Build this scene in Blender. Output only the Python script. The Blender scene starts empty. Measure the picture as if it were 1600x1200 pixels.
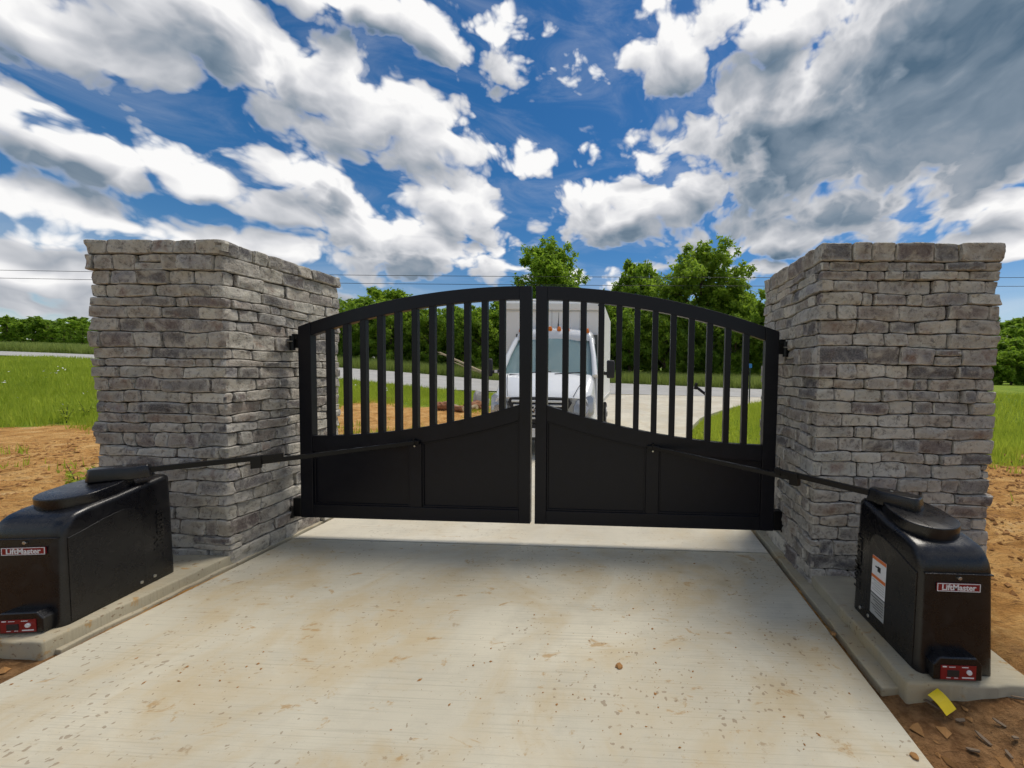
import bpy, bmesh, math, random
import numpy as np
from mathutils import Vector, Matrix, noise as mnoise

random.seed(7)
rng = np.random.default_rng(7)
scene = bpy.context.scene
C = scene.collection

# ------------------------------------------------------------------ camera
CAM = np.array([0.7598, -3.3869, 1.55])
YAW, PITCH, ROLL = 0.0361, -0.0406, 0.0147
_cy, _sy, _cp, _sp = math.cos(YAW), math.sin(YAW), math.cos(PITCH), math.sin(PITCH)
FWD = np.array([-_sy*_cp, _cy*_cp, _sp])
_ri = np.array([_cy, _sy, 0.0]); _up = np.cross(_ri, FWD)
RGT = math.cos(ROLL)*_ri + math.sin(ROLL)*_up
UPV = math.cos(ROLL)*_up - math.sin(ROLL)*_ri
cam_data = bpy.data.cameras.new('camera')
cam_data.sensor_width = 36.0
cam_data.lens = 600.0/1600.0*36.0
cam_data.shift_x = -161.39/1600.0
cam_data.shift_y = 5.33/1600.0
cam_data.clip_start = 0.05
cam_data.clip_end = 3000.0
cam = bpy.data.objects.new('camera', cam_data)
C.objects.link(cam)
M4 = Matrix.Identity(4)
for i in range(3):
    M4[i][0] = RGT[i]; M4[i][1] = UPV[i]; M4[i][2] = -FWD[i]; M4[i][3] = CAM[i]
cam.matrix_world = M4
scene.camera = cam

# ------------------------------------------------------------------ sun, sky, exposure
SUN_EL = math.radians(64.0)
SUN_AZ = math.radians(46.0)          # clockwise from +Y
sun_data = bpy.data.lights.new('sun', 'SUN')
sun_data.energy = 1.5
sun_data.angle = math.radians(20.0)
sun_data.color = (1.0, 0.93, 0.82)
sun = bpy.data.objects.new('sun', sun_data)
C.objects.link(sun)
sdir = Vector((math.sin(SUN_AZ)*math.cos(SUN_EL), math.cos(SUN_AZ)*math.cos(SUN_EL), math.sin(SUN_EL)))
sun.rotation_euler = sdir.to_track_quat('Z', 'Y').to_euler()

scene.view_settings.view_transform = 'Standard'
scene.view_settings.look = 'None'
scene.view_settings.exposure = 0.95
SKY_STRENGTH, CLOUD_STRENGTH = 0.046, 0.53
scene.view_settings.gamma = 1.0
scene.view_settings.use_curve_mapping = False


class NT:
    """tiny helper for node trees"""
    def __init__(self, tree):
        self.t = tree
        self.n = tree.nodes
        self.l = tree.links

    def node(self, kind, **kw):
        nd = self.n.new(kind)
        for k, v in kw.items():
            setattr(nd, k, v)
        return nd

    def put(self, sock, val):
        if isinstance(val, bpy.types.NodeSocket):
            self.l.new(val, sock)
        elif val is not None:
            sock.default_value = val

    def math(self, op, a, b=None, c=None, clamp=False):
        nd = self.node('ShaderNodeMath', operation=op, use_clamp=clamp)
        self.put(nd.inputs[0], a)
        if b is not None: self.put(nd.inputs[1], b)
        if c is not None: self.put(nd.inputs[2], c)
        return nd.outputs[0]

    def vmath(self, op, a, b=None, out=0):
        nd = self.node('ShaderNodeVectorMath', operation=op)
        self.put(nd.inputs[0], a)
        if b is not None:
            if op == 'SCALE': self.put(nd.inputs[3], b)
            else: self.put(nd.inputs[1], b)
        return nd.outputs['Value' if op in ('LENGTH', 'DOT_PRODUCT', 'DISTANCE') else 'Vector']

    def ramp(self, v, lo, hi, a=0.0, b=1.0, kind='SMOOTHSTEP'):
        nd = self.node('ShaderNodeMapRange', interpolation_type=kind)
        self.put(nd.inputs['Value'], v)
        self.put(nd.inputs['From Min'], lo); self.put(nd.inputs['From Max'], hi)
        self.put(nd.inputs['To Min'], a); self.put(nd.inputs['To Max'], b)
        return nd.outputs['Result']

    def noise(self, vec, scale, detail=4.0, rough=0.5, dist=0.0, out='Fac'):
        nd = self.node('ShaderNodeTexNoise')
        self.put(nd.inputs['Vector'], vec)
        nd.inputs['Scale'].default_value = scale
        nd.inputs['Detail'].default_value = detail
        nd.inputs['Roughness'].default_value = rough
        nd.inputs['Distortion'].default_value = dist
        return nd.outputs[out]

    def mix(self, f, a, b, blend='MIX'):
        nd = self.node('ShaderNodeMix', data_type='RGBA', blend_type=blend)
        self.put(nd.inputs['Factor'], f)
        A = [s for s in nd.inputs if s.name == 'A' and s.type == 'RGBA'][0]
        B = [s for s in nd.inputs if s.name == 'B' and s.type == 'RGBA'][0]
        self.put(A, a if isinstance(a, bpy.types.NodeSocket) else (*a, 1.0))
        self.put(B, b if isinstance(b, bpy.types.NodeSocket) else (*b, 1.0))
        return [s for s in nd.outputs if s.type == 'RGBA'][0]

    def cramp(self, v, stops):
        nd = self.node('ShaderNodeValToRGB')
        cr = nd.color_ramp
        while len(cr.elements) < len(stops):
            cr.elements.new(0.5)
        for e, (p, c) in zip(cr.elements, stops):
            e.position = p; e.color = (*c, 1.0)
        self.put(nd.inputs['Fac'], v)
        return nd.outputs['Color']


def azel_of_pixel(u, v):
    d = FWD + RGT*(u - 961.39)/600.0 - UPV*(v - 605.33)/600.0
    d = d/np.linalg.norm(d)
    return math.atan2(d[0], d[1]), math.asin(d[2])


# cloud masses of the day's sky: (u, v, ru, rv, weight) given where the photograph shows them,
# turned into azimuth / elevation on the sky dome
CLOUDS = [
    (60, 15, 330, 70, 1.0), (320, 55, 270, 85, 1.05), (490, 130, 200, 82, 1.0), (600, 195, 140, 75, 1.0), (680, 235, 70, 45, 0.9), (600, 20, 300, 60, 0.95),
    (760, 30, 80, 52, 0.85), (690, 95, 60, 50, 0.7),
    (30, 205, 100, 62, 1.0), (140, 250, 160, 52, 1.1), (270, 268, 85, 40, 1.0), (340, 285, 65, 30, 0.95),
    (490, 288, 90, 46, 1.0), (590, 350, 190, 50, 1.0), (715, 325, 66, 60, 1.0), (650, 392, 190, 42, 1.0),
    (120, 345, 300, 34, 1.0), (60, 405, 240, 40, 1.0), (430, 402, 170, 36, 1.0), (50, 455, 260, 30, 0.95),
    (820, 264, 70, 26, 0.8), (1000, 330, 125, 58, 1.05), (1090, 300, 80, 60, 0.95), (945, 300, 55, 42, 0.85), (1020, 240, 50, 22, 0.75),
    (1350, 190, 290, 150, 1.45), (1540, 90, 360, 210, 1.5), (1080, 80, 95, 72, 1.0), (1210, 40, 200, 90, 1.05), (1180, 225, 95, 95, 1.0),
    (1260, 364, 150, 42, 1.0), (1580, 320, 170, 60, 0.95), (1500, 410, 260, 36, 0.9), (820, 425, 260, 20, 0.65), (1180, 420, 180, 24, 0.7),
]
DARKS = [(1450, 190, 330, 140, 1.25), (1580, 60, 260, 230, 1.35), (1200, 225, 90, 50, 1.0), (90, 285, 250, 32, 0.75), (1330, 250, 240, 60, 1.0),
         (500, 300, 110, 34, 0.75), (1270, 398, 170, 20, 0.7), (640, 412, 190, 20, 0.6), (330, 70, 300, 60, 0.45), (1010, 375, 90, 22, 0.55), (150, 362, 260, 18, 0.5)]


def blob_params(u, v, ru, rv):
    a, e = azel_of_pixel(u, v)
    a1, e1 = azel_of_pixel(u + ru, v); a2, e2 = azel_of_pixel(u - ru, v)
    a3, e3 = azel_of_pixel(u, v - rv); a4, e4 = azel_of_pixel(u, v + rv)
    return a, e, math.hypot(a1 - a2, e1 - e2)*0.5, math.hypot(a3 - a4, e3 - e4)*0.5


def build_world():
    w = bpy.data.worlds.new('World')
    scene.world = w
    w.use_nodes = True
    w.node_tree.nodes.clear()
    N = NT(w.node_tree)

    def field(q, blobs, reach):
        cur = None
        for (u, v, ru, rv, wt) in blobs:
            a, e, ra, rb = blob_params(u, v, ru, rv)
            nd = N.node('ShaderNodeVectorMath', operation='MULTIPLY_ADD')
            N.put(nd.inputs[0], q)
            nd.inputs[1].default_value = (1/ra, 1/rb, 0)
            nd.inputs[2].default_value = (-a/ra, -e/rb, 0)
            ln = N.vmath('LENGTH', nd.outputs[0])
            f = N.math('MULTIPLY_ADD', ln, -wt/reach, wt*1.05)
            cur = f if cur is None else N.math('MAXIMUM', cur, f)
        return N.math('MAXIMUM', cur, 0.0)

    def noise2(vec, scale, detail, rough=0.5, dist=0.0, out='Fac'):
        nd = N.node('ShaderNodeTexNoise', noise_dimensions='2D')
        N.put(nd.inputs['Vector'], vec)
        nd.inputs['Scale'].default_value = scale; nd.inputs['Detail'].default_value = detail
        nd.inputs['Roughness'].default_value = rough; nd.inputs['Distortion'].default_value = dist
        return nd.outputs[out]

    def puff(vec, scale, detail):
        vo = N.node('ShaderNodeTexVoronoi', feature='F1', voronoi_dimensions='2D')
        N.put(vo.inputs['Vector'], vec)
        vo.inputs['Scale'].default_value = scale; vo.inputs['Detail'].default_value = detail
        vo.inputs['Roughness'].default_value = 0.5
        return vo.outputs['Distance']

    tc = N.node('ShaderNodeTexCoord')
    sep = N.node('ShaderNodeSeparateXYZ')
    N.l.new(tc.outputs['Generated'], sep.inputs[0])
    az = N.math('ARCTAN2', sep.outputs[0], sep.outputs[1])
    el = N.math('ARCSINE', sep.outputs[2])
    cmb = N.node('ShaderNodeCombineXYZ')
    N.put(cmb.inputs[0], az); N.put(cmb.inputs[1], el)
    q = cmb.outputs[0]
    qs = N.vmath('MULTIPLY', q, (1.0, 1.5, 1.0))
    wv = N.vmath('SUBTRACT', noise2(qs, 4.0, 3.0, 0.55, out='Color'), (0.5, 0.5, 0.0))
    qw = N.vmath('ADD', q, N.vmath('SCALE', wv, 0.13))
    base = field(qw, CLOUDS, 1.75)
    lift = N.math('SUBTRACT', base, field(N.vmath('ADD', qw, (0.016, 0.045, 0.0)), CLOUDS, 1.75))
    # away from the listed masses the same broken cumulus goes on
    far = N.ramp(N.math('ABSOLUTE', az), 1.0, 1.5)
    far = N.math('MAXIMUM', far, N.ramp(el, 0.80, 1.0))
    base = N.math('MAXIMUM', base, N.math('MULTIPLY', far, N.ramp(noise2(qs, 1.6, 2.0), 0.40, 0.60, 0.0, 1.0)))
    qd = N.vmath('ADD', qs, N.vmath('SCALE', wv, 0.10))

    def detail(vec):
        f = N.math('MULTIPLY', N.math('SUBTRACT', noise2(vec, 6.5, 9.0, 0.60), 0.5), 0.62)
        v = N.math('MULTIPLY', N.math('SUBTRACT', 0.40, puff(vec, 10.0, 3.0)), 0.75)
        return N.math('ADD', f, v)
    e0 = detail(qd)
    soft = noise2(N.vmath('ADD', qs, N.vmath('SCALE', wv, 0.15)), 2.9, 6.0, 0.55, 0.4)
    e1 = detail(N.vmath('ADD', qd, (0.012, 0.035, 0.0)))
    d0 = N.math('ADD', base, e0)
    calpha = N.ramp(d0, 0.04, 0.34)
    wis = noise2(N.vmath('MULTIPLY', q, (2.0, 6.0, 1.0)), 2.2, 6.0, 0.6, 0.5)
    veil = N.math('MULTIPLY', N.ramp(wis, 0.42, 0.82), 0.18)
    low = N.math('MULTIPLY', N.ramp(el, 0.26, 0.0), 0.40)
    alpha = N.math('MAXIMUM', calpha, N.math('ADD', veil, low), clamp=True)
    relief = N.math('SUBTRACT', e0, e1)
    thick = N.ramp(d0, 0.30, 1.05)
    dark = N.math('MULTIPLY', field(qw, DARKS, 1.5), N.math('ADD', N.math('MULTIPLY', soft, 1.3), 0.35))
    lit = N.math('MULTIPLY_ADD', relief, 0.40, N.math('MULTIPLY_ADD', lift, 1.15, 0.75))
    lit = N.math('SUBTRACT', lit, N.math('MULTIPLY', thick, 0.22))
    lit = N.math('ADD', lit, N.math('MULTIPLY', N.math('SUBTRACT', soft, 0.5), 0.70))
    lit = N.math('SUBTRACT', lit, N.math('MULTIPLY', N.math('MULTIPLY', dark, N.ramp(d0, 0.3, 0.8)), 0.66))
    lit = N.math('MAXIMUM', lit, N.math('MULTIPLY_ADD', soft, 1.15, N.math('MULTIPLY_ADD', relief, 0.15, -0.36)))
    lit = N.math('ADD', N.math('MULTIPLY', N.math('SUBTRACT', lit, 0.88), calpha), 0.88)
    ccol = N.cramp(lit, [(0.0, (0.085, 0.145, 0.215)), (0.25, (0.20, 0.26, 0.33)), (0.52, (0.43, 0.455, 0.50)), (0.80, (0.72, 0.725, 0.75)), (1.0, (0.95, 0.945, 0.94))])

    sky = N.node('ShaderNodeTexSky', sky_type='NISHITA')
    sky.sun_disc = False
    sky.sun_elevation = SUN_EL
    sky.sun_rotation = SUN_AZ
    sky.altitude = 200.0
    sky.air_density = 1.0
    sky.dust_density = 0.3
    sky.ozone_density = 3.0
    hs = N.node('ShaderNodeHueSaturation')
    hs.inputs['Saturation'].default_value = 1.35
    N.l.new(sky.outputs[0], hs.inputs['Color'])
    bg1 = N.node('ShaderNodeBackground'); N.l.new(hs.outputs[0], bg1.inputs[0]); bg1.inputs[1].default_value = SKY_STRENGTH
    bg2 = N.node('ShaderNodeBackground'); N.l.new(ccol, bg2.inputs[0]); bg2.inputs[1].default_value = CLOUD_STRENGTH
    mx = N.node('ShaderNodeMixShader')
    N.put(mx.inputs[0], alpha); N.l.new(bg1.outputs[0], mx.inputs[1]); N.l.new(bg2.outputs[0], mx.inputs[2])
    out = N.node('ShaderNodeOutputWorld')
    N.l.new(mx.outputs[0], out.inputs[0])
    w.cycles.sampling_method = 'MANUAL'
    w.cycles.sample_map_resolution = 512


build_world()
scene.cycles.use_adaptive_sampling = True
scene.cycles.adaptive_threshold = 0.02
scene.cycles.max_bounces = 6
scene.cycles.diffuse_bounces = 3
scene.cycles.transparent_max_bounces = 8

# ------------------------------------------------------------------ materials
MATS = {}


def material(name):
    m = bpy.data.materials.new(name)
    m.use_nodes = True
    m.node_tree.nodes.clear()
    N = NT(m.node_tree)
    out = N.node('ShaderNodeOutputMaterial')
    bs = N.node('ShaderNodeBsdfPrincipled')
    N.l.new(bs.outputs[0], out.inputs[0])
    MATS[name] = m
    return m, N, bs, out


def objc(N):
    return N.node('ShaderNodeTexCoord').outputs['Object']


def bump(N, bs, h, strength=0.4, dist=0.01):
    b = N.node('ShaderNodeBump')
    b.inputs['Strength'].default_value = strength
    b.inputs['Distance'].default_value = dist
    N.put(b.inputs['Height'], h)
    N.l.new(b.outputs[0], bs.inputs['Normal'])
    return b


def plain(name, col, rough=0.5, metal=0.0, spec=0.5, var=0.12, scale=25.0, bmp=0.05, coat=0.0):
    m, N, bs, out = material(name)
    o = objc(N)
    n = N.noise(o, scale, 5.0, 0.6)
    c = N.mix(n, tuple(x*(1 - var) for x in col), tuple(min(1, x*(1 + var)) for x in col))
    N.put(bs.inputs['Base Color'], c)
    N.put(bs.inputs['Roughness'], N.ramp(n, 0.2, 0.8, max(0.03, rough - 0.07), min(1, rough + 0.07), kind='LINEAR'))
    bs.inputs['Metallic'].default_value = metal
    bs.inputs['Specular IOR Level'].default_value = spec
    bs.inputs['Coat Weight'].default_value = coat
    if bmp: bump(N, bs, n, bmp, 0.004)
    return m


def mat_stone():
    m, N, bs, out = material('ledge_stone')
    oi = N.node('ShaderNodeObjectInfo'); ge = N.node('ShaderNodeNewGeometry')
    rnd = N.math('FRACT', N.math('ADD', oi.outputs['Random'], ge.outputs['Random Per Island']))
    rnd2 = N.math('FRACT', N.math('MULTIPLY', rnd, 17.3))
    p = N.vmath('ADD', objc(N), N.vmath('SCALE', (7.0, 3.0, 11.0), rnd))
    n1 = N.noise(p, 7.0, 6.0, 0.62, 0.6)
    n2 = N.noise(p, 26.0, 8.0, 0.68, 0.3)
    n3 = N.noise(p, 95.0, 5.0, 0.65)
    base = N.cramp(rnd, [(0.0, (0.09, 0.087, 0.095)), (0.12, (0.19, 0.18, 0.175)), (0.28, (0.41, 0.395, 0.35)), (0.42, (0.25, 0.215, 0.19)), (0.56, (0.46, 0.435, 0.375)),
                         (0.70, (0.145, 0.118, 0.118)), (0.84, (0.54, 0.515, 0.45)), (1.0, (0.25, 0.245, 0.26))])
    light = N.mix(rnd2, (0.55, 0.53, 0.48), (0.50, 0.46, 0.38))
    darkc = N.mix(rnd2, (0.06, 0.057, 0.06), (0.10, 0.073, 0.065))
    c = N.mix(N.math('MULTIPLY', N.ramp(n1, 0.47, 0.68), 0.62), base, light)
    c = N.mix(N.math('MULTIPLY', N.ramp(n2, 0.50, 0.34), 0.62), c, darkc)
    rust = N.math('MULTIPLY', N.ramp(N.noise(p, 5.0, 5.0, 0.6), 0.55, 0.70), N.math('MULTIPLY', rnd2, 0.80))
    c = N.mix(rust, c, (0.19, 0.115, 0.09))
    vein = N.ramp(N.math('ABSOLUTE', N.math('SUBTRACT', N.noise(p, 8.0, 5.0, 0.6, 1.2), 0.5)), 0.0, 0.016, 1.0, 0.0)
    vein = N.math('MULTIPLY', vein, N.ramp(n1, 0.40, 0.60, 1.0, 0.0))
    c = N.mix(N.math('MULTIPLY', vein, 0.45), c, darkc)
    c = N.mix(N.math('MULTIPLY', N.ramp(n3, 0.42, 0.72), 0.30), c, (0.46, 0.44, 0.40))
    rim = N.node('ShaderNodeAttribute', attribute_name='rim').outputs['Fac']
    c = N.mix(N.math('MULTIPLY', N.math('MULTIPLY', rim, N.ramp(n2, 0.35, 0.60)), 0.48), c, (0.60, 0.58, 0.53))
    c = N.mix(1.0, c, (1.14, 1.12, 1.09), 'MULTIPLY')
    N.put(bs.inputs['Base Color'], c)
    bs.inputs['Roughness'].default_value = 0.85
    bs.inputs['Specular IOR Level'].default_value = 0.25
    h = N.math('ADD', N.math('MULTIPLY', n1, 0.5), N.math('ADD', N.math('MULTIPLY', n2, 1.0), N.math('MULTIPLY', n3, 0.4)))
    h = N.math('SUBTRACT', h, N.math('MULTIPLY', vein, 0.25))
    bump(N, bs, h, 0.75, 0.022)
    return m


def mat_concrete(name, tint=(0.555, 0.515, 0.405), stains=1.0, lines=True):
    m, N, bs, out = material(name)
    o = objc(N)
    big = N.noise(o, 0.9, 5.0, 0.55, 0.4)
    mid = N.noise(o, 5.0, 7.0, 0.65)
    fin = N.noise(o, 60.0, 5.0, 0.7)
    c = N.mix(N.ramp(big, 0.3, 0.7), tuple(x*0.90 for x in tint), tuple(min(1, x*1.08) for x in tint))
    c = N.mix(N.math('MULTIPLY', N.ramp(mid, 0.55, 0.30), 0.45), c, tuple(x*0.78 for x in tint))
    c = N.mix(N.math('MULTIPLY', N.ramp(fin, 0.58, 0.78), 0.35), c, tuple(x*0.6 for x in tint))
    # broom lines run across the drive
    br = N.noise(N.vmath('MULTIPLY', o, (1.4, 130.0, 1.0)), 1.0, 3.0, 0.6)
    c = N.mix(N.math('MULTIPLY', N.ramp(br, 0.50, 0.70), 0.34), c, tuple(x*0.55 for x in tint))
    # clay tracked in: wide yellow film and ragged smears, dark specks
    if stains:
        film = N.noise(N.vmath('ADD', o, (3.1, 0.7, 0)), 1.25, 5.0, 0.6, 0.8)
        fm = N.math('MULTIPLY', N.ramp(film, 0.43, 0.66), 0.62*stains)
        c = N.mix(N.math('MULTIPLY', fm, N.ramp(mid, 0.25, 0.6)), c, (0.44, 0.335, 0.18))
        sm = N.noise(N.vmath('ADD', N.vmath('MULTIPLY', o, (1.0, 1.7, 1.0)), (9.0, 2.0, 0)), 5.5, 8.0, 0.68, 0.5)
        c = N.mix(N.math('MULTIPLY', N.ramp(sm, 0.60, 0.68), 0.72*stains), c, (0.38, 0.235, 0.09))
        sm2 = N.noise(N.vmath('ADD', N.vmath('MULTIPLY', o, (1.0, 1.5, 1.0)), (2.0, 7.0, 0)), 13.0, 6.0, 0.65, 0.4)
        c = N.mix(N.math('MULTIPLY', N.math('MULTIPLY', N.ramp(sm2, 0.60, 0.70), N.ramp(film, 0.40, 0.60)), 0.6*stains), c, (0.27, 0.17, 0.075))
        sp = N.node('ShaderNodeTexVoronoi')
        N.put(sp.inputs['Vector'], N.vmath('ADD', o, N.vmath('SCALE', N.noise(o, 25.0, 2.0, out='Color'), 0.05)))
        sp.inputs['Scale'].default_value = 26.0
        cl = N.noise(o, 1.6, 4.0, 0.6)
        lim = N.ramp(cl, 0.38, 0.68, 0.03, 0.26, kind='LINEAR')
        spk = N.math('LESS_THAN', sp.outputs['Distance'], lim)
        c = N.mix(N.math('MULTIPLY', spk, 0.50*stains), c, (0.17, 0.105, 0.055))
        pit = N.noise(o, 170.0, 2.0, 0.5)
        c = N.mix(N.math('MULTIPLY', N.ramp(pit, 0.68, 0.76), 0.5), c, (0.16, 0.14, 0.11))
    N.put(bs.inputs['Base Color'], c)
    bs.inputs['Roughness'].default_value = 0.9
    bs.inputs['Specular IOR Level'].default_value = 0.25
    h = N.math('ADD', N.math('MULTIPLY', fin, 0.5), N.math('ADD', N.math('MULTIPLY', br, 0.7), mid))
    bump(N, bs, h, 0.35, 0.006)
    return m


def mat_ground():
    m, N, bs, out = material('ground')
    o = objc(N)
    at = N.node('ShaderNodeAttribute', attribute_name='grass')
    n0 = N.noise(o, 0.5, 6.0, 0.65, 0.3)
    n1 = N.noise(o, 2.2, 8.0, 0.72, 0.6)
    n2 = N.noise(o, 18.0, 8.0, 0.7)
    n3 = N.noise(N.vmath('MULTIPLY', o, (1.0, 3.0, 1.0)), 8.0, 7.0, 0.7, 0.8)
    dirt = N.cramp(n1, [(0.28, (0.22, 0.105, 0.03)), (0.44, (0.50, 0.255, 0.075)), (0.58, (0.66, 0.39, 0.14)), (0.75, (0.70, 0.53, 0.30))])
    dirt = N.mix(N.math('MULTIPLY', N.ramp(n3, 0.50, 0.32), 0.7), dirt, (0.12, 0.062, 0.03))
    dirt = N.mix(N.math('MULTIPLY', N.ramp(n2, 0.62, 0.75), 0.35), dirt, (0.50, 0.42, 0.32))
    wet = N.node('ShaderNodeAttribute', attribute_name='topsoil')
    soil = N.mix(N.ramp(n2, 0.35, 0.65), (0.13, 0.062, 0.028), (0.34, 0.185, 0.085))
    dirt = N.mix(wet.outputs['Fac'], dirt, soil)
    gr = N.mix(N.ramp(n0, 0.35, 0.65), (0.15, 0.24, 0.018), (0.27, 0.34, 0.035))
    gr = N.mix(N.math('MULTIPLY', N.ramp(n2, 0.55, 0.35), 0.6), gr, (0.04, 0.08, 0.012))
    f = N.ramp(N.math('ADD', at.outputs['Fac'], N.math('MULTIPLY', N.math('SUBTRACT', n1, 0.5), 0.9)), 0.40, 0.60)
    N.put(bs.inputs['Base Color'], N.mix(f, dirt, gr))
    bs.inputs['Roughness'].default_value = 0.95
    bs.inputs['Specular IOR Level'].default_value = 0.15
    bump(N, bs, N.math('ADD', N.math('MULTIPLY', n3, 0.8), N.math('ADD', n1, N.math('MULTIPLY', n2, 0.7))), 1.0, 0.05)
    return m


def mat_leaf(name, a, b, trans=0.35):
    m, N, bs, out = material(name)
    ge = N.node('ShaderNodeNewGeometry'); oi = N.node('ShaderNodeObjectInfo')
    r = N.math('ADD', N.math('MULTIPLY', ge.outputs['Random Per Island'], 0.7), N.math('MULTIPLY', oi.outputs['Random'], 0.3))
    n = N.noise(objc(N), 0.55, 3.0, 0.5)
    r = N.math('ADD', N.math('MULTIPLY', r, 0.65), N.math('MULTIPLY', N.ramp(n, 0.3, 0.7), 0.35))
    c = N.mix(r, a, b)
    N.put(bs.inputs['Base Color'], c)
    bs.inputs['Roughness'].default_value = 0.55
    bs.inputs['Specular IOR Level'].default_value = 0.3
    tr = N.node('ShaderNodeBsdfTranslucent')
    N.put(tr.inputs[0], N.mix(0.5, c, tuple(min(1, x*1.6) for x in b)))
    mx = N.node('ShaderNodeMixShader'); mx.inputs[0].default_value = trans
    N.l.new(bs.outputs[0], mx.inputs[1]); N.l.new(tr.outputs[0], mx.inputs[2])
    N.l.new(mx.outputs[0], out.inputs[0])
    return m


mat_stone()
mat_concrete('drive_concrete')
mat_concrete('apron_concrete', (0.60, 0.56, 0.46), 0.55)
mat_concrete('pad_concrete', (0.42, 0.375, 0.275), 1.2)
mat_concrete('road_surface', (0.42, 0.415, 0.40), 0.15)
mat_ground()
mat_leaf('leaf_mid', (0.075, 0.15, 0.012), (0.29, 0.43, 0.04), 0.52)
mat_leaf('leaf_bright', (0.07, 0.145, 0.012), (0.31, 0.44, 0.045), 0.5)
mat_leaf('leaf_dark', (0.06, 0.13, 0.014), (0.26, 0.39, 0.04), 0.52)
mat_leaf('grass_blade', (0.17, 0.26, 0.012), (0.52, 0.58, 0.07), 0.4)
mat_leaf('grass_tall', (0.15, 0.22, 0.03), (0.36, 0.42, 0.11), 0.35)
plain('mortar', (0.035, 0.032, 0.03), 0.95, spec=0.1)
plain('black_paint', (0.0075, 0.0075, 0.0110), 0.36, spec=0.28, var=0.35, scale=14, bmp=0.03)
plain('black_metal', (0.003, 0.003, 0.004), 0.34, spec=0.30, var=0.25, scale=40)
plain('bolt_zinc', (0.55, 0.54, 0.50), 0.35, metal=0.9)
plain('white_paint', (0.80, 0.82, 0.84), 0.22, spec=0.5, var=0.02, scale=4, bmp=0.0, coat=0.4)
plain('box_panel', (0.88, 0.89, 0.88), 0.40, spec=0.4, var=0.04, scale=3, bmp=0.02)
plain('box_trim', (0.62, 0.62, 0.60), 0.4, metal=0.3, var=0.06)
plain('rubber', (0.018, 0.018, 0.018), 0.8, spec=0.2)
plain('truck_plastic', (0.03, 0.03, 0.032), 0.55, spec=0.35)
plain('amber_lens', (0.75, 0.20, 0.02), 0.2, spec=0.6, var=0.1)
plain('slat_silver', (0.62, 0.64, 0.66), 0.3, metal=0.2, var=0.03, bmp=0)
plain('chrome', (0.7, 0.7, 0.72), 0.12, metal=1.0, var=0.03, bmp=0)
plain('rim_steel', (0.45, 0.45, 0.46), 0.4, metal=0.7)
plain('badge_red', (0.23, 0.012, 0.014), 0.35, var=0.05)
plain('label_white', (0.78, 0.78, 0.78), 0.4, var=0.03)
plain('label_grey', (0.40, 0.41, 0.40), 0.5, var=0.2, scale=80)
plain('label_orange', (0.72, 0.17, 0.03), 0.4, var=0.05)
plain('ink', (0.02, 0.02, 0.02), 0.5)
plain('yellow_plastic', (0.78, 0.56, 0.0), 0.5, var=0.06)
plain('bark', (0.10, 0.075, 0.055), 0.9, spec=0.15, var=0.4, scale=14, bmp=0.5)
plain('log_wood', (0.30, 0.15, 0.085), 0.9, spec=0.15, var=0.4, scale=9, bmp=0.5)
plain('pale_wood', (0.45, 0.36, 0.24), 0.85, spec=0.2, var=0.3, scale=12, bmp=0.3)
plain('chip_wood', (0.19, 0.14, 0.095), 0.85, spec=0.2, var=0.3, scale=30, bmp=0.3)
plain('pale_rock', (0.45, 0.44, 0.42), 0.9, spec=0.2, var=0.2, scale=8, bmp=0.4)
plain('clay', (0.34, 0.18, 0.07), 0.95, spec=0.1, var=0.35, scale=30, bmp=0.4)
plain('cable', (0.02, 0.02, 0.022), 0.6)
plain('sign_blue', (0.03, 0.22, 0.62), 0.4, var=0.05)
plain('post_green', (0.02, 0.035, 0.025), 0.6)
plain('dash_orange', (0.75, 0.24, 0.12), 0.6)
plain('seat_grey', (0.10, 0.11, 0.11), 0.8)
plain('flower', (0.75, 0.75, 0.70), 0.7)


def mat_housing():
    m, N, bs, out = material('housing_plastic')
    o = objc(N)
    n = N.noise(o, 9.0, 7.0, 0.7, 0.8)
    f = N.noise(o, 220.0, 3.0, 0.6)
    dust = N.math('MULTIPLY', N.ramp(n, 0.50, 0.78), 0.5)
    spk = N.noise(o, 130.0, 3.0, 0.6)
    up = N.node('ShaderNodeSeparateXYZ'); N.l.new(N.node('ShaderNodeNewGeometry').outputs['Normal'], up.inputs[0])
    fleck = N.math('MULTIPLY', N.math('MULTIPLY', N.ramp(spk, 0.60, 0.70), N.ramp(up.outputs[2], 0.2, 0.8, 0.12, 1.0)), N.ramp(n, 0.40, 0.60))
    cc_ = N.mix(dust, (0.004, 0.004, 0.0056), (0.024, 0.023, 0.023))
    N.put(bs.inputs['Base Color'], N.mix(N.math('MULTIPLY', fleck, 0.5), cc_, (0.16, 0.155, 0.15)))
    N.put(bs.inputs['Roughness'], N.ramp(n, 0.3, 0.8, 0.20, 0.42, kind='LINEAR'))
    bs.inputs['Specular IOR Level'].default_value = 0.55
    bump(N, bs, f, 0.22, 0.003)


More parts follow.
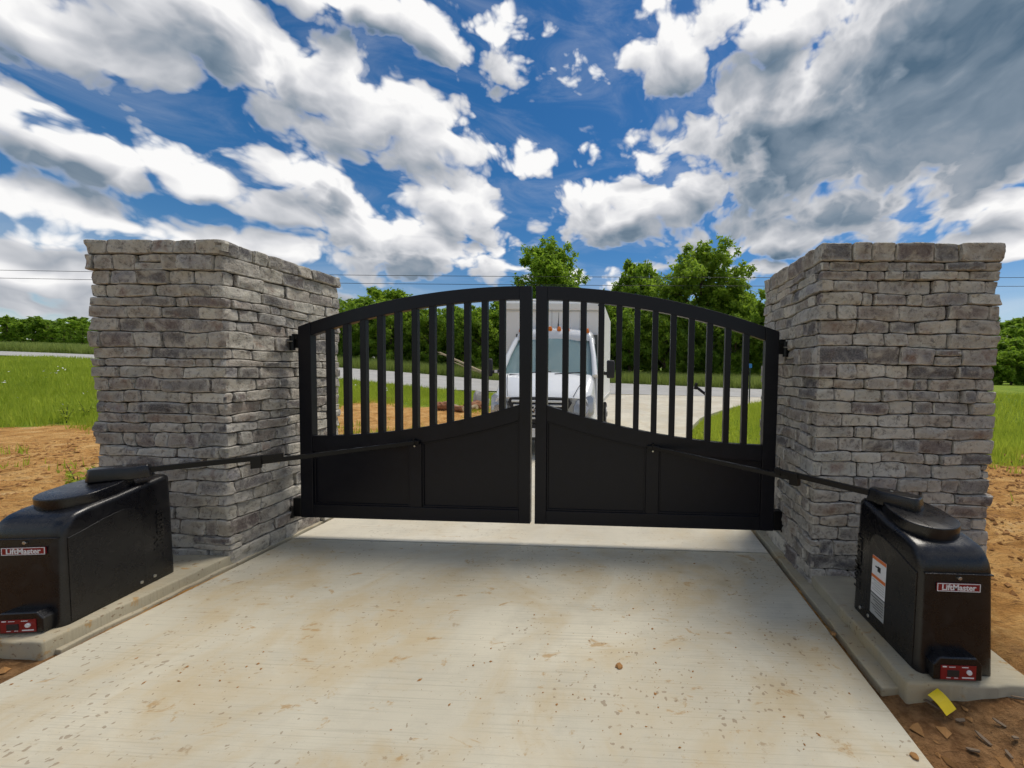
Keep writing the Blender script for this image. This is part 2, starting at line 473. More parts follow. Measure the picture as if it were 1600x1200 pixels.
def mat_glass():
    m, N, bs, out = material('windshield_glass')
    bs.inputs['Base Color'].default_value = (0.55, 0.74, 0.75, 1)
    bs.inputs['Roughness'].default_value = 0.03
    bs.inputs['Transmission Weight'].default_value = 0.0
    bs.inputs['Specular IOR Level'].default_value = 0.9
    tb = N.node('ShaderNodeBsdfTransparent'); tb.inputs[0].default_value = (0.55, 0.72, 0.72, 1)
    mx = N.node('ShaderNodeMixShader'); mx.inputs[0].default_value = 0.48
    N.l.new(bs.outputs[0], mx.inputs[2]); N.l.new(tb.outputs[0], mx.inputs[1])
    bs.inputs['Base Color'].default_value = (0.46, 0.64, 0.66, 1)
    N.l.new(mx.outputs[0], out.inputs[0])
    m, N, bs, out = material('lamp_glass')
    n = N.noise(objc(N), 9.0, 3.0)
    N.put(bs.inputs['Base Color'], N.mix(n, (0.30, 0.31, 0.33), (0.55, 0.57, 0.59)))
    bs.inputs['Roughness'].default_value = 0.08
    bs.inputs['Specular IOR Level'].default_value = 0.8
    bs.inputs['Metallic'].default_value = 0.25


mat_housing()
mat_glass()

# ------------------------------------------------------------------ mesh helpers


def mesh_from(name, verts, faces, mat=None, smooth=False):
    me = bpy.data.meshes.new(name)
    me.from_pydata([tuple(map(float, v)) for v in verts], [], [tuple(int(i) for i in f) for f in faces])
    me.validate(clean_customdata=False)
    if mat: me.materials.append(MATS[mat])
    if smooth: me.polygons.foreach_set('use_smooth', [True]*len(me.polygons))
    me.update()
    return me


def link(name, me, parent=None, loc=None):
    o = bpy.data.objects.new(name, me)
    C.objects.link(o)
    if parent is not None: o.parent = parent
    if loc is not None: o.location = loc
    return o


def tag(o, label=None, cat=None, group=None, kind=None):
    if label: o['label'] = label
    if cat: o['category'] = cat
    if group: o['group'] = group
    if kind: o['kind'] = kind
    return o


def thing(name, label, cat, loc=(0, 0, 0), rotz=0.0, group=None):
    o = bpy.data.objects.new(name, None)
    o.empty_display_size = 0.2
    C.objects.link(o)
    o.location = loc
    o.rotation_euler = (0, 0, rotz)
    return tag(o, label, cat, group)


class MB:
    def __init__(self):
        self.bm = bmesh.new()

    def box(self, c, s, rot=None, taper=None):
        hx, hy, hz = s[0]/2, s[1]/2, s[2]/2
        vs = []
        for z in (-1, 1):
            for y in (-1, 1):
                for x in (-1, 1):
                    k = taper if (taper and z > 0) else 1.0
                    p = Vector((x*hx*k, y*hy*k, z*hz))
                    if rot is not None: p = rot @ p
                    vs.append(self.bm.verts.new(p + Vector(c)))
        for f in ((0, 2, 3, 1), (4, 5, 7, 6), (0, 1, 5, 4), (2, 6, 7, 3), (0, 4, 6, 2), (1, 3, 7, 5)):
            self.bm.faces.new([vs[i] for i in f])
        return self

    def prism(self, pts, axis, a, b, k=1.0, cen=(0, 0)):
        """polygon pts extruded along axis ('x','y','z') from a to b; the second end may be scaled k about cen"""
        def mk(p, t):
            if axis == 'x': return (t, p[0], p[1])
            if axis == 'y': return (p[0], t, p[1])
            return (p[0], p[1], t)
        A = [self.bm.verts.new(mk(p, a)) for p in pts]
        B = [self.bm.verts.new(mk((cen[0] + (p[0] - cen[0])*k, cen[1] + (p[1] - cen[1])*k), b)) for p in pts]
        n = len(pts)
        self.bm.faces.new(A); self.bm.faces.new(B[::-1])
        for i in range(n):
            self.bm.faces.new([A[i], B[i], B[(i + 1) % n], A[(i + 1) % n]])
        return self

    def strip(self, lo, hi, y0, y1):
        """solid band in the XZ plane between two polylines lo and hi, from y0 to y1"""
        n = len(lo)
        rows = []
        for i in range(n):
            rows.append([self.bm.verts.new(v) for v in ((lo[i][0], y0, lo[i][1]), (hi[i][0], y0, hi[i][1]), (hi[i][0], y1, hi[i][1]), (lo[i][0], y1, lo[i][1]))])
        for i in range(n - 1):
            a, b = rows[i], rows[i + 1]
            for k in range(4):
                self.bm.faces.new([a[k], b[k], b[(k + 1) % 4], a[(k + 1) % 4]])
        self.bm.faces.new(rows[0]); self.bm.faces.new(rows[-1][::-1])
        return self

    def tube(self, path, radii, seg=8, caps=True):
        path = [Vector(p) for p in path]
        if not hasattr(radii, '__len__'): radii = [radii]*len(path)
        rings = []
        for i, p in enumerate(path):
            d = (path[min(i + 1, len(path) - 1)] - path[max(i - 1, 0)]).normalized()
            a = d.orthogonal().normalized() if i == 0 else (rings_a - d*rings_a.dot(d)).normalized()
            rings_a = a
            b = d.cross(a)
            rings.append([self.bm.verts.new(p + (a*math.cos(2*math.pi*k/seg) + b*math.sin(2*math.pi*k/seg))*radii[i]) for k in range(seg)])
        for i in range(len(rings) - 1):
            for k in range(seg):
                self.bm.faces.new([rings[i][k], rings[i][(k + 1) % seg], rings[i + 1][(k + 1) % seg], rings[i + 1][k]])
        if caps:
            self.bm.faces.new(rings[0][::-1]); self.bm.faces.new(rings[-1])
        return self

    def cyl(self, c, axis, r, h, seg=20, r2=None):
        c = Vector(c); ax = Vector(axis).normalized()
        return self.tube([c - ax*h/2, c + ax*h/2], [r, r2 if r2 is not None else r], seg)

    def mesh(self, name, mat, bevel=0.0, segs=2, smooth=False, angle=30):
        bm = self.bm
        bmesh.ops.recalc_face_normals(bm, faces=bm.faces[:])
        if bevel:
            ed = [e for e in bm.edges if len(e.link_faces) == 2 and e.calc_face_angle(0) > math.radians(angle)]
            bmesh.ops.bevel(bm, geom=ed, offset=bevel, segments=segs, profile=0.5, affect='EDGES', clamp_overlap=True)
        me = bpy.data.meshes.new(name)
        bm.to_mesh(me); bm.free()
        me.materials.append(MATS[mat])
        if smooth:
            me.polygons.foreach_set('use_smooth', [True]*len(me.polygons))
            me.set_sharp_from_angle(angle=math.radians(42))
        return me

    def build(self, name, mat, parent=None, bevel=0.0, segs=2, smooth=False, loc=None, angle=30):
        return link(name, self.mesh(name, mat, bevel, segs, smooth, angle), parent, loc)


def text_part(name, body, mat, parent, size, matrix, extrude=0.001, bold=0.0):
    cu = bpy.data.curves.new(name, 'FONT')
    cu.body = body; cu.size = size; cu.extrude = extrude; cu.offset = bold
    cu.align_x = 'CENTER'; cu.align_y = 'CENTER'
    cu.resolution_u = 3
    tmp = bpy.data.objects.new(name, cu)
    C.objects.link(tmp)
    dg = bpy.context.evaluated_depsgraph_get()
    me = bpy.data.meshes.new_from_object(tmp.evaluated_get(dg))
    bpy.data.objects.remove(tmp)
    me.materials.clear(); me.materials.append(MATS[mat])
    me.transform(matrix)
    return link(name, me, parent)


def sstep(a, b, x):
    t = np.clip((np.asarray(x, float) - a)/(b - a), 0, 1)
    return t*t*(3 - 2*t)


# value noise on numpy arrays
_perm = rng.permutation(256)
_val = rng.random(256)


def vnoise(x, y):
    x = np.asarray(x, float); y = np.asarray(y, float)
    xi = np.floor(x).astype(int); yi = np.floor(y).astype(int)
    fx = x - xi; fy = y - yi
    fx = fx*fx*(3 - 2*fx); fy = fy*fy*(3 - 2*fy)
    def h(i, j): return _val[(_perm[(i & 255)] + j) & 255]
    def hh(i, j): return _val[_perm[(_perm[i & 255] + j) & 255]]
    a = hh(xi, yi); b = hh(xi + 1, yi); c = hh(xi, yi + 1); d = hh(xi + 1, yi + 1)
    return (a*(1 - fx) + b*fx)*(1 - fy) + (c*(1 - fx) + d*fx)*fy


def fbm(x, y, oct=4):
    s = 0; a = 0.5; f = 1.0
    for k in range(oct):
        s = s + a*vnoise(x*f + 13.7*k, y*f + 7.1*k); a *= 0.5; f *= 2.03
    return s/(1 - 0.5**oct)


# ------------------------------------------------------------------ lie of the land
def base_z(x, y):
    x = np.asarray(x, float); y = np.asarray(y, float)
    s = np.maximum(0, y - 5.0)
    r = 2.3*(1 - np.exp(-0.06*s*s/(s + 3.0)/2.3))
    r = r*(1 - 0.35*sstep(8, 24, x))
    l = np.maximum(0, -x - 9.0)
    L = 2.05*(1 - np.exp(-l/25.0))*sstep(0, 12, y)
    far = np.maximum(0, np.hypot(x, y) - 60.0)
    return r + L + 0.02*far*(1 - np.exp(-far/150.0))*0.6


ROAD_X = np.array([-160., -60., -30., -15., -8., 0., 8., 16., 30., 60., 140.])
ROAD_N = np.array([20.5, 20.2, 18.6, 16.9, 16.2, 15.6, 15.2, 15.5, 17., 22., 40.])
ROAD_F = np.array([25.4, 25.0, 24.0, 24.0, 23.8, 22.9, 19.8, 20.0, 21.5, 27., 46.])


def road_near(x): return np.interp(x, ROAD_X, ROAD_N)
def road_far(x): return np.interp(x, ROAD_X, ROAD_F)


AP_Y = np.array([-0.06, 3., 5.3, 7.0, 9.0, 10.8, 12.3, 13.5, 14.6, 15.6])
AP_R = np.array([2.0, 2.0, 2.02, 2.4, 3.08, 4.2, 5.4, 6.8, 9.0, 13.0])
AP_L = np.array([-2.27, -2.27, -2.27, -2.27, -2.3, -2.5, -2.9, -3.5, -4.6, -6.5])


def grass_amount(x, y):
    """0 bare clay, 1 turf"""
    x = np.asarray(x, float); y = np.asarray(y, float)
    n = fbm(x*0.35 + 40, y*0.35 + 11, 4) - 0.5
    n2_ = fbm(x*1.3 + 4, y*1.3 + 71, 4) - 0.5
    left = sstep(4.3, 6.6, y + 0.10*(-x - 13) + n*3.0 + n2_*2.6)*sstep(-8.5, -10.5, x)
    right = sstep(3.4, 5.4, y - 0.15*(x - 8) + n*2.2 + n2_*2.2)*sstep(4.4, 5.6, x)
    behind = sstep(9.5, 14.5, y + n*7)*0.9*sstep(-12, -10, x) + 0.62*sstep(3.5, 6, y)*(x > -11)*(x < -2)*(0.6 + n*2.4)
    island = sstep(4.2, 5.4, y + n*1.2)*(x > 1.5)*(x < 16)
    far = sstep(15.0, 16.5, y)
    g = np.maximum.reduce([left, right, behind*(x < -2), island, far])
    back = sstep(-12, -18, y)
    return np.clip(np.maximum(g, back), 0, 1)


def ground_z(x, y):
    x = np.asarray(x, float); y = np.asarray(y, float)
    z = base_z(x, y) - 0.016 + 0.030*np.exp(-(np.maximum(0, np.abs(np.abs(x) - 2.9) - 0.6)**2 + np.maximum(0, np.abs(y + 1.2) - 0.45)**2)/0.05)
    near = np.exp(-(np.maximum(0, np.abs(x) - 4)**2 + np.maximum(0, np.abs(y) - 4)**2)/60.0)
    rough = (fbm(x*2.2, y*3.5, 4) - 0.5)*0.16 + (fbm(x*9 + 5, y*14 + 3, 3) - 0.5)*0.05
    side = sstep(2.05, 3.2, np.abs(x + 0.13))
    z = z + near*rough*(0.25 + 0.75*side) - 0.03*near*(1 - side)
    z = z + 0.10*near*sstep(3.6, 5.5, np.abs(x))*(fbm(x*0.6 + 3, y*0.6, 2) - 0.25)
    z = z + 0.62*sstep(8.0, 11.5, x)*np.exp(-((y - 11.2)/2.2)**2)*(1 - sstep(40, 70, x))
    # keep below slab, apron and road
    apr = np.interp(y, AP_Y, AP_R); apl = np.interp(y, AP_Y, AP_L)
    on = ((x > apl - 0.35) & (x < apr + 0.35) & (y > -0.3) & (y < 16.5))
    onr = (y > road_near(x) - 0.4) & (y < road_far(x) + 0.4)
    ond = (np.abs(x + 0.1325) < 2.10) & (y < 0.3) & (y > -9)
    flat = base_z(x, y) - 0.13
    z = np.where(on | onr, flat, z)
    z = np.where(ond, -0.16, z)
    return z


def grid_mesh(name, xs, ys, zf, mat):
    X, Y = np.meshgrid(xs, ys)
    Z = zf(X, Y)
    n, m = X.shape
    v = np.stack([X.ravel(), Y.ravel(), Z.ravel()], 1)
    idx = np.arange(n*m).reshape(n, m)
    f = np.stack([idx[:-1, :-1].ravel(), idx[:-1, 1:].ravel(), idx[1:, 1:].ravel(), idx[1:, :-1].ravel()], 1)
    return np_mesh(name, v, f, mat, True)


def np_mesh(name, v, f, mat, smooth=False):
    """fast mesh from an (n,3) array and an (m,k) face array"""
    me = bpy.data.meshes.new(name)
    k = f.shape[1]
    me.vertices.add(len(v)); me.vertices.foreach_set('co', np.ascontiguousarray(v, dtype=np.float32).ravel())
    me.loops.add(f.size); me.loops.foreach_set('vertex_index', np.ascontiguousarray(f, dtype=np.int32).ravel())
    me.polygons.add(len(f))
    me.polygons.foreach_set('loop_start', np.arange(0, f.size, k, dtype=np.int32))
    me.polygons.foreach_set('use_smooth', np.full(len(f), smooth))
    me.update(calc_edges=True)
    me.materials.append(MATS[mat])
    return me


def graded(lo, hi, d0, d1, fine, grow=1.12, far=None):
    """coordinates: step `fine` inside [d0,d1], growing outwards to lo / hi"""
    mid = list(np.arange(d0, d1 + 1e-6, fine))
    out = mid[:]
    s = fine; p = mid[-1]
    while p < hi:
        s *= grow; p += s; out.append(p)
    s = fine; p = mid[0]
    pre = []
    while p > lo:
        s *= grow; p -= s; pre.append(p)
    return np.array(pre[::-1] + out)


xs = graded(-900, 900, -5.0, 5.0, 0.055, 1.045)
ys = graded(-300, 1000, -2.6, 2.0, 0.055, 1.04)
gm = grid_mesh('ground', xs, ys, ground_z, 'ground')
co = np.empty(len(gm.vertices)*3, np.float32); gm.vertices.foreach_get('co', co); co = co.reshape(-1, 3)
ga = gm.attributes.new('grass', 'FLOAT', 'POINT')
ga.data.foreach_set('value', grass_amount(co[:, 0], co[:, 1]).astype(np.float32))
ta = gm.attributes.new('topsoil', 'FLOAT', 'POINT')
ts = np.clip(sstep(-0.95, -1.5, co[:, 1] + 0.35*(fbm(co[:, 0]*2, co[:, 1]*2) - 0.5))*(np.abs(co[:, 0]) < 6), 0, 1)*0.85
ta.data.foreach_set('value', ts.astype(np.float32))
tag(link('ground', gm), kind='structure')

# ------------------------------------------------------------------ driveway, apron and road


def slab(name, rows, thick, mat, edge=0.012):
    """rows: list of (y, xl, xr, zfun) cross sections; a solid slab with softened top edges"""
    vs, fs = [], []
    for (y, xl, xr, nx) in rows:
        xx = [xl, xl, xl + edge] + list(np.linspace(xl + edge, xr - edge, nx)[1:-1]) + [xr - edge, xr, xr]
        dz = [-thick, -edge, 0] + [0]*(nx - 2) + [0, -edge, -thick]
        for a, b in zip(xx, dz):
            vs.append((a, y, float(base_z(a, y)) + b))
    m = len(vs)//len(rows)
    for i in range(len(rows) - 1):
        for j in range(m - 1):
            a = i*m + j
            fs.append((a, a + 1, a + m + 1, a + m))
    fs.append(tuple(range(m))); fs.append(tuple(range((len(rows) - 1)*m, len(rows)*m))[::-1])
    me = mesh_from(name, vs, fs, mat)
    bm = bmesh.new(); bm.from_mesh(me); bmesh.ops.recalc_face_normals(bm, faces=bm.faces[:]); bm.to_mesh(me); bm.free()
    return me


drive = link('driveway', slab('driveway', [(y, -2.265, 2.0, 14) for y in (-7.0, -4.0, -2.0, -0.6, -0.085)], 0.15, 'drive_concrete'))
tag(drive, kind='structure')
ay = np.concatenate([np.arange(-0.065, 5.0, 0.6), np.arange(5.0, 15.7, 0.35)])
apron = link('driveway_apron', slab('driveway_apron', [(y, np.interp(y, AP_Y, AP_L), np.interp(y, AP_Y, AP_R), 14) for y in ay], 0.15, 'apron_concrete'))
tag(apron, kind='structure')

rx = np.concatenate([np.linspace(-160, -40, 30), np.linspace(-38, 30, 80), np.linspace(32, 140, 30)])
tt = np.linspace(0, 1, 9)
RXX, TT = np.meshgrid(rx, tt)
RY = road_near(RXX)*(1 - TT) + road_far(RXX)*TT
RZ = base_z(RXX, RY) + 0.012
n, m_ = RXX.shape
idx = np.arange(n*m_).reshape(n, m_)
rme = np_mesh('road', np.stack([RXX.ravel(), RY.ravel(), RZ.ravel()], 1),
              np.stack([idx[:-1, :-1].ravel(), idx[:-1, 1:].ravel(), idx[1:, 1:].ravel(), idx[1:, :-1].ravel()], 1), 'road_surface', True)
tag(link('road', rme), kind='structure')

# ------------------------------------------------------------------ operator pads


def rough_pad(name, x0, x1, y0, y1, ztop, zbot, seed, ledge):
    """a hand-poured pad with uneven edges; ledge = (xa, xb, z) a lower poured strip along the drive"""
    r = random.Random(seed)
    mb = MB()
    pts = []
    def edge(a, b, n):
        for i in range(n):
            t = i/n
            pts.append((a[0] + (b[0] - a[0])*t + r.uniform(-.006, .006), a[1] + (b[1] - a[1])*t + r.uniform(-.008, .008)))
    edge((x0, y0), (x1, y0), 9); edge((x1, y0), (x1, y1), 9); edge((x1, y1), (x0, y1), 9); edge((x0, y1), (x0, y0), 9)
    mb.prism(pts, 'z', zbot, ztop)
    me = mb.mesh(name, 'pad_concrete', bevel=0.014, segs=3, smooth=True, angle=50)
    t = None
    return me


def make_pad(label, x0, x1, y0, y1, lx0, lx1, seed):
    t = thing('operator_pad', label, 'concrete pad', ((x0 + x1)/2, (y0 + y1)/2, -0.12))
    me = rough_pad('slab', x0, x1, y0, y1, 0.082, -0.14, seed, None)
    o = link('slab', me, t); o.matrix_parent_inverse = Matrix.Translation(t.location).inverted()
    # the lower poured strip between pad / pillar and the drive
    r = random.Random(seed + 5)
    lo, hi = [], []
    ysx = np.linspace(y0 + 0.05, 0.62, 26)
    mb = MB()
    rows = []
    for y in ysx:
        a, b = lx0 + r.uniform(-.004, .004), lx1 + r.uniform(-.006, .006)
        zt = 0.018 + r.uniform(-.004, .004)
        rows.append([mb.bm.verts.new(p) for p in ((a, y, -0.14), (a, y, zt), (b, y, zt - 0.008), (b, y, -0.14))])
    for i in range(len(rows) - 1):
        for k in range(3):
            mb.bm.faces.new([rows[i][k], rows[i][k + 1], rows[i + 1][k + 1], rows[i + 1][k]])
    mb.bm.faces.new(rows[0]); mb.bm.faces.new(rows[-1][::-1])
    o = mb.build('footing_strip', 'pad_concrete', t, bevel=0.006, angle=50)
    o.matrix_parent_inverse = Matrix.Translation(t.location).inverted()
    return t


make_pad('concrete pad under the black housing beside the left stone pillar', -3.00, -2.315, -1.535, -0.52, -2.40, -2.288, 3)
make_pad('concrete pad under the black housing beside the right stone pillar', 2.118, 2.74, -1.55, -0.52, 2.23, 2.035, 4)

# ------------------------------------------------------------------ stone pillars
ROWS_L = [2.495, 2.385, 2.266, 2.161, 2.071, 1.994, 1.903, 1.811, 1.685, 1.603, 1.54, 1.457, 1.354, 1.266, 1.173, 1.112, 1.035, 0.926, 0.842,
          0.753, 0.648, 0.563, 0.458, 0.353, 0.232, 0.126, 0.0]
ROWS_R = [2.488, 2.354, 2.290, 2.225, 2.135, 2.046, 1.945, 1.85, 1.754, 1.634, 1.525, 1.453, 1.368, 1.277, 1.183, 1.10, 1.002, 0.927, 0.815,
          0.712, 0.626, 0.533, 0.446, 0.352, 0.241, 0.132, 0.0]


class Pillar:
    def __init__(self, w, d, mirror):
        self.w, self.d, self.m = w, d, mirror
        self.corners = [d, d + w, 2*d + w]
        self.T = 2*d + 2*w
        self.r = 0.018

    def at(self, s):
        """position and outward normal on the rounded perimeter"""
        w, d, r = self.w/2, self.d/2, self.r
        s = s % self.T
        segs = [((-w, d), (0, -1), (-1, 0), self.d), ((-w, -d), (1, 0), (0, -1), self.w), ((w, -d), (0, 1), (1, 0), self.d), ((w, d), (-1, 0), (0, 1), self.w)]
        for k, (p, t, nrm, L) in enumerate(segs):
            if s <= L or k == 3:
                break
            s -= L
        px, py = p[0] + t[0]*s, p[1] + t[1]*s
        nx, ny = nrm
        # blend at corners
        if s < r or s > L - r:
            other = segs[(k - 1) % 4][2] if s < r else segs[(k + 1) % 4][2]
            e = (r - s)/r if s < r else (s - (L - r))/r
            a = e*math.pi/4
            nx2, ny2 = nrm[0]*math.cos(a) + other[0]*math.sin(a), nrm[1]*math.cos(a) + other[1]*math.sin(a)
            # arc centre
            cxs = p if s < r else (p[0] + t[0]*L, p[1] + t[1]*L)
            cc = (cxs[0] - r*(nrm[0] + other[0]), cxs[1] - r*(nrm[1] + other[1]))
            px, py = cc[0] + nx2*r, cc[1] + ny2*r
            nx, ny = nx2, ny2
        return px, py, nx, ny

    def stone(self, s0, s1, zb, zt, proud, seed, rough=1.0):
        g = 0.0036
        r = random.Random(seed)
        s0 += g; s1 -= g
        L = s1 - s0
        nc = max(4, int(L/0.027))
        cols = [0, 0.007] + [0.007 + (L - 0.014)*i/nc for i in range(1, nc)] + [L - 0.007, L]
        cols = [s0 + c for c in cols]
        for c in self.corners:
            if s0 + 0.03 < c < s1 - 0.03:
                cols = [x for x in cols if abs(x - c) > self.r*1.3] + [c - self.r, c - self.r*0.4, c, c + self.r*0.4, c + self.r]
        cols.sort()
        zm0, zm1 = zb(0.5*(s0 + s1)), zt(0.5*(s0 + s1))
        h = zm1 - zm0
        nr = max(3, int(h/0.022))
        fr = [0.0, 0.006/h] + [0.006/h + (1 - 0.012/h)*i/nr for i in range(1, nr)] + [1 - 0.006/h, 1.0]
        nC, nR = len(cols), len(fr)
        off = Vector((r.uniform(0, 90), r.uniform(0, 90), r.uniform(0, 90)))
        tiltz = r.uniform(-.010, .010); tilts = r.uniform(-.008, .008)
        sk = r.uniform(-0.008, 0.008)      # slanted ends
        er = [r.uniform(0.004, 0.011) for _ in range(4)]
        bev = [r.uniform(0.0, 0.012) if r.random() < 0.35 else 0.0 for _ in range(4)]
        vs, fs, rim = [], [], []
        V = lambda i, j: i*nR + j
        for i, s in enumerate(cols):
            for j, f in enumerate(fr):
                bi = min(i, nC - 1 - i); bj = min(j, nR - 1 - j)
                ss = s
                if i == 0 or i == nC - 1: ss = s + sk*(f - 0.5)*(1 if i == 0 else 0.6) + r.uniform(-.0015, .0015)
                z0, z1 = zb(ss) + g*0.8, zt(ss) - g*0.8
                z = z0 + (z1 - z0)*f
                # rounded outline corners
                if bi == 0:
                    k = (1 - 2*f)
                    z += 0.007*k*abs(k)**3*(1 + 0.6*(i == 0))
                elif bi == 1:
                    k = (1 - 2*f); z += 0.003*k*abs(k)**3
                q = Vector((ss*9.0, z*13.0, 0.0)) + off
                nz = mnoise.fractal(q*0.8, 0.85, 2.1, 4)*0.013*rough + mnoise.ridged_multi_fractal(q*0.7 + off, 0.9, 2.1, 3, 1.0, 2.0)*0.0045*rough
                nz = (round(nz*150)/150)*0.5 + nz*0.5      # split-face terraces
                dep = proud + nz + tiltz*(f - 0.5) + tilts*((s - s0)/L - 0.5)*2
                if bi == 0: dep -= er[0] if i == 0 else er[1]
                elif bi == 1: dep -= 0.0012
                if bj == 0: dep -= er[2] if j == 0 else er[3]
                elif bj == 1: dep -= 0.0012
                px, py, nx, ny = self.at(ss)
                x, y = px + nx*dep, py + ny*dep
                vs.append((-x if self.m else x, y, z)); rim.append(1.0 if min(bi, bj) == 0 else (0.85 if min(bi, bj) == 1 else 0.0))
        for i in range(nC - 1):
            for j in range(nR - 1):
                fs.append((V(i, j), V(i + 1, j), V(i + 1, j + 1), V(i, j + 1)))
        # skirt back into the wall
        ring = [(i, 0) for i in range(nC)] + [(nC - 1, j) for j in range(1, nR)] + [(i, nR - 1) for i in range(nC - 2, -1, -1)] + [(0, j) for j in range(nR - 2, 0, -1)]
        b0 = len(vs)
        for (i, j) in ring:
            px, py, nx, ny = self.at(cols[i])
            zz = vs[V(i, j)][2]
            x, y = px - nx*0.045, py - ny*0.045
            vs.append((-x if self.m else x, y, zz)); rim.append(0.0)
        for k in range(len(ring)):
            a = V(*ring[k]); b = V(*ring[(k + 1) % len(ring)])
            fs.append((b, a, b0 + k, b0 + (k + 1) % len(ring)))
        if self.m: fs = [f[::-1] for f in fs]
        return vs, fs, rim


def set_rim(me, rim):
    me.attributes.new('rim', 'FLOAT', 'POINT').data.foreach_set('value', np.array(rim, np.float32))
    return me


def make_pillar(label, cx, w, d, rows, mirror, seed):
    P = Pillar(w, d, mirror)
    r = random.Random(seed)
    t = thing('stone_pillar', label, 'pillar', (cx, 0, 0))
    core = MB().box((0, 0, rows[0]/2 - 0.012), (w - 0.05, d - 0.05, rows[0] - 0.02)).build('mortar_core', 'mortar', t)
    nrow = len(rows) - 1
    ph = [r.uniform(0, 100) for _ in range(nrow + 1)]

    def bound(i):
        amp = 0.0 if i in (0, nrow) else (0.005 if i < 4 else 0.011)
        z0 = rows[i]
        def f(s):
            return z0 + amp*2*mnoise.noise(Vector((s*2.6, ph[i], 3.3))) + amp*0.7*mnoise.noise(Vector((s*8.0, ph[i], 9.3)))
        return f
    B = [bound(i) for i in range(nrow + 1)]
    cnt = 0
    sv, sf, srim = [], [], []
    prev = []
    for i in range(nrow):
        zt, zb = B[i], B[i + 1]
        h = rows[i] - rows[i + 1]
        cuts = []
        flip = (i + r.choice([0, 0, 0, 1])) % 2
        spans = []
        ext = []
        for k, c in enumerate(P.corners + [P.T]):
            lo, sh = r.uniform(0.16, 0.34), r.uniform(0.045, 0.13)
            if (flip + k) % 2: ext.append((c - lo, c + sh))
            else: ext.append((c - sh, c + lo))
        spans += ext[:3]
        # wrap stone at s=0/T split in two plain ones
        lastc = ext[3]
        edges = [(lastc[1] - P.T, ext[0][0]), (ext[0][1], ext[1][0]), (ext[1][1], ext[2][0]), (ext[2][1], lastc[0])]
        spans.append((lastc[0], P.T)); spans.append((0.0, lastc[1] - P.T))
        for a, b in edges:
            p = a
            while p < b - 1e-6:
                q = p + (r.uniform(0.09, 0.20) if r.random() < 0.60 else r.uniform(0.19, 0.34))*(1.1 if h > 0.09 else 1.0)
                if b - q < 0.085: q = b
                # keep off the joint above
                for pj in prev:
                    if abs(pj - q) < 0.03 and q < b - 0.12: q += 0.045
                q = min(q, b)
                spans.append((p, q)); cuts.append(q)
                p = q
        prev = cuts
        over = 0.008 if i == 0 else (0.006 if i == 1 and not mirror else 0.0)
        for (a, b) in spans:
            if b - a < 0.03: continue
            pr = over + r.uniform(-0.012, 0.014)
            pieces = [(zb, zt)]
            if h > 0.105 and r.random() < 0.09 and (b - a) > 0.18 and i > 0:
                k = r.uniform(0.38, 0.62)
                zmid = (lambda s, zb=zb, zt=zt, k=k: zb(s)*(1 - k) + zt(s)*k)
                pieces = [(zb, zmid), (zmid, zt)]
            visible = (b > P.corners[0] - 0.005) and (a < P.corners[2] + 0.005)
            for (q0, q1) in pieces:
                v, f, rm = P.stone(a, b, q0, q1, pr, r.random()*1e6, 1.15 if i == 0 else 1.0)
                if visible and cnt < 299:
                    sm = mesh_from('stone', v, f, 'ledge_stone', True); sm.set_sharp_from_angle(angle=math.radians(20))
                    set_rim(sm, rm); link('stone', sm, t)
                    cnt += 1
                else:
                    k0 = len(sv); sv.extend(v); srim.extend(rm); sf.extend([tuple(x + k0 for x in ff) for ff in f])
    o = link('stone_veneer', set_rim(mesh_from('stone_veneer', sv, sf, 'ledge_stone', True), srim), t)
    o['kind'] = 'stuff'
    cap = MB().box((0, 0, rows[0] - 0.03), (w - 0.02, d - 0.02, 0.04)).build('mortar_cap', 'pad_concrete', t)
    return t


PL0, PL1, PR0, PR1, PD = -3.376, -2.313, 2.114, 3.345, 1.15
make_pillar('square grey ledge-stone pillar on the left of the gate', (PL0 + PL1)/2, PL1 - PL0, PD, ROWS_L, False, 21)
make_pillar('square grey ledge-stone pillar on the right of the gate', (PR0 + PR1)/2, PR1 - PR0, PD, ROWS_R, True, 22)

# ------------------------------------------------------------------ gate leaves
GC = -0.0885                       # centre of the gate


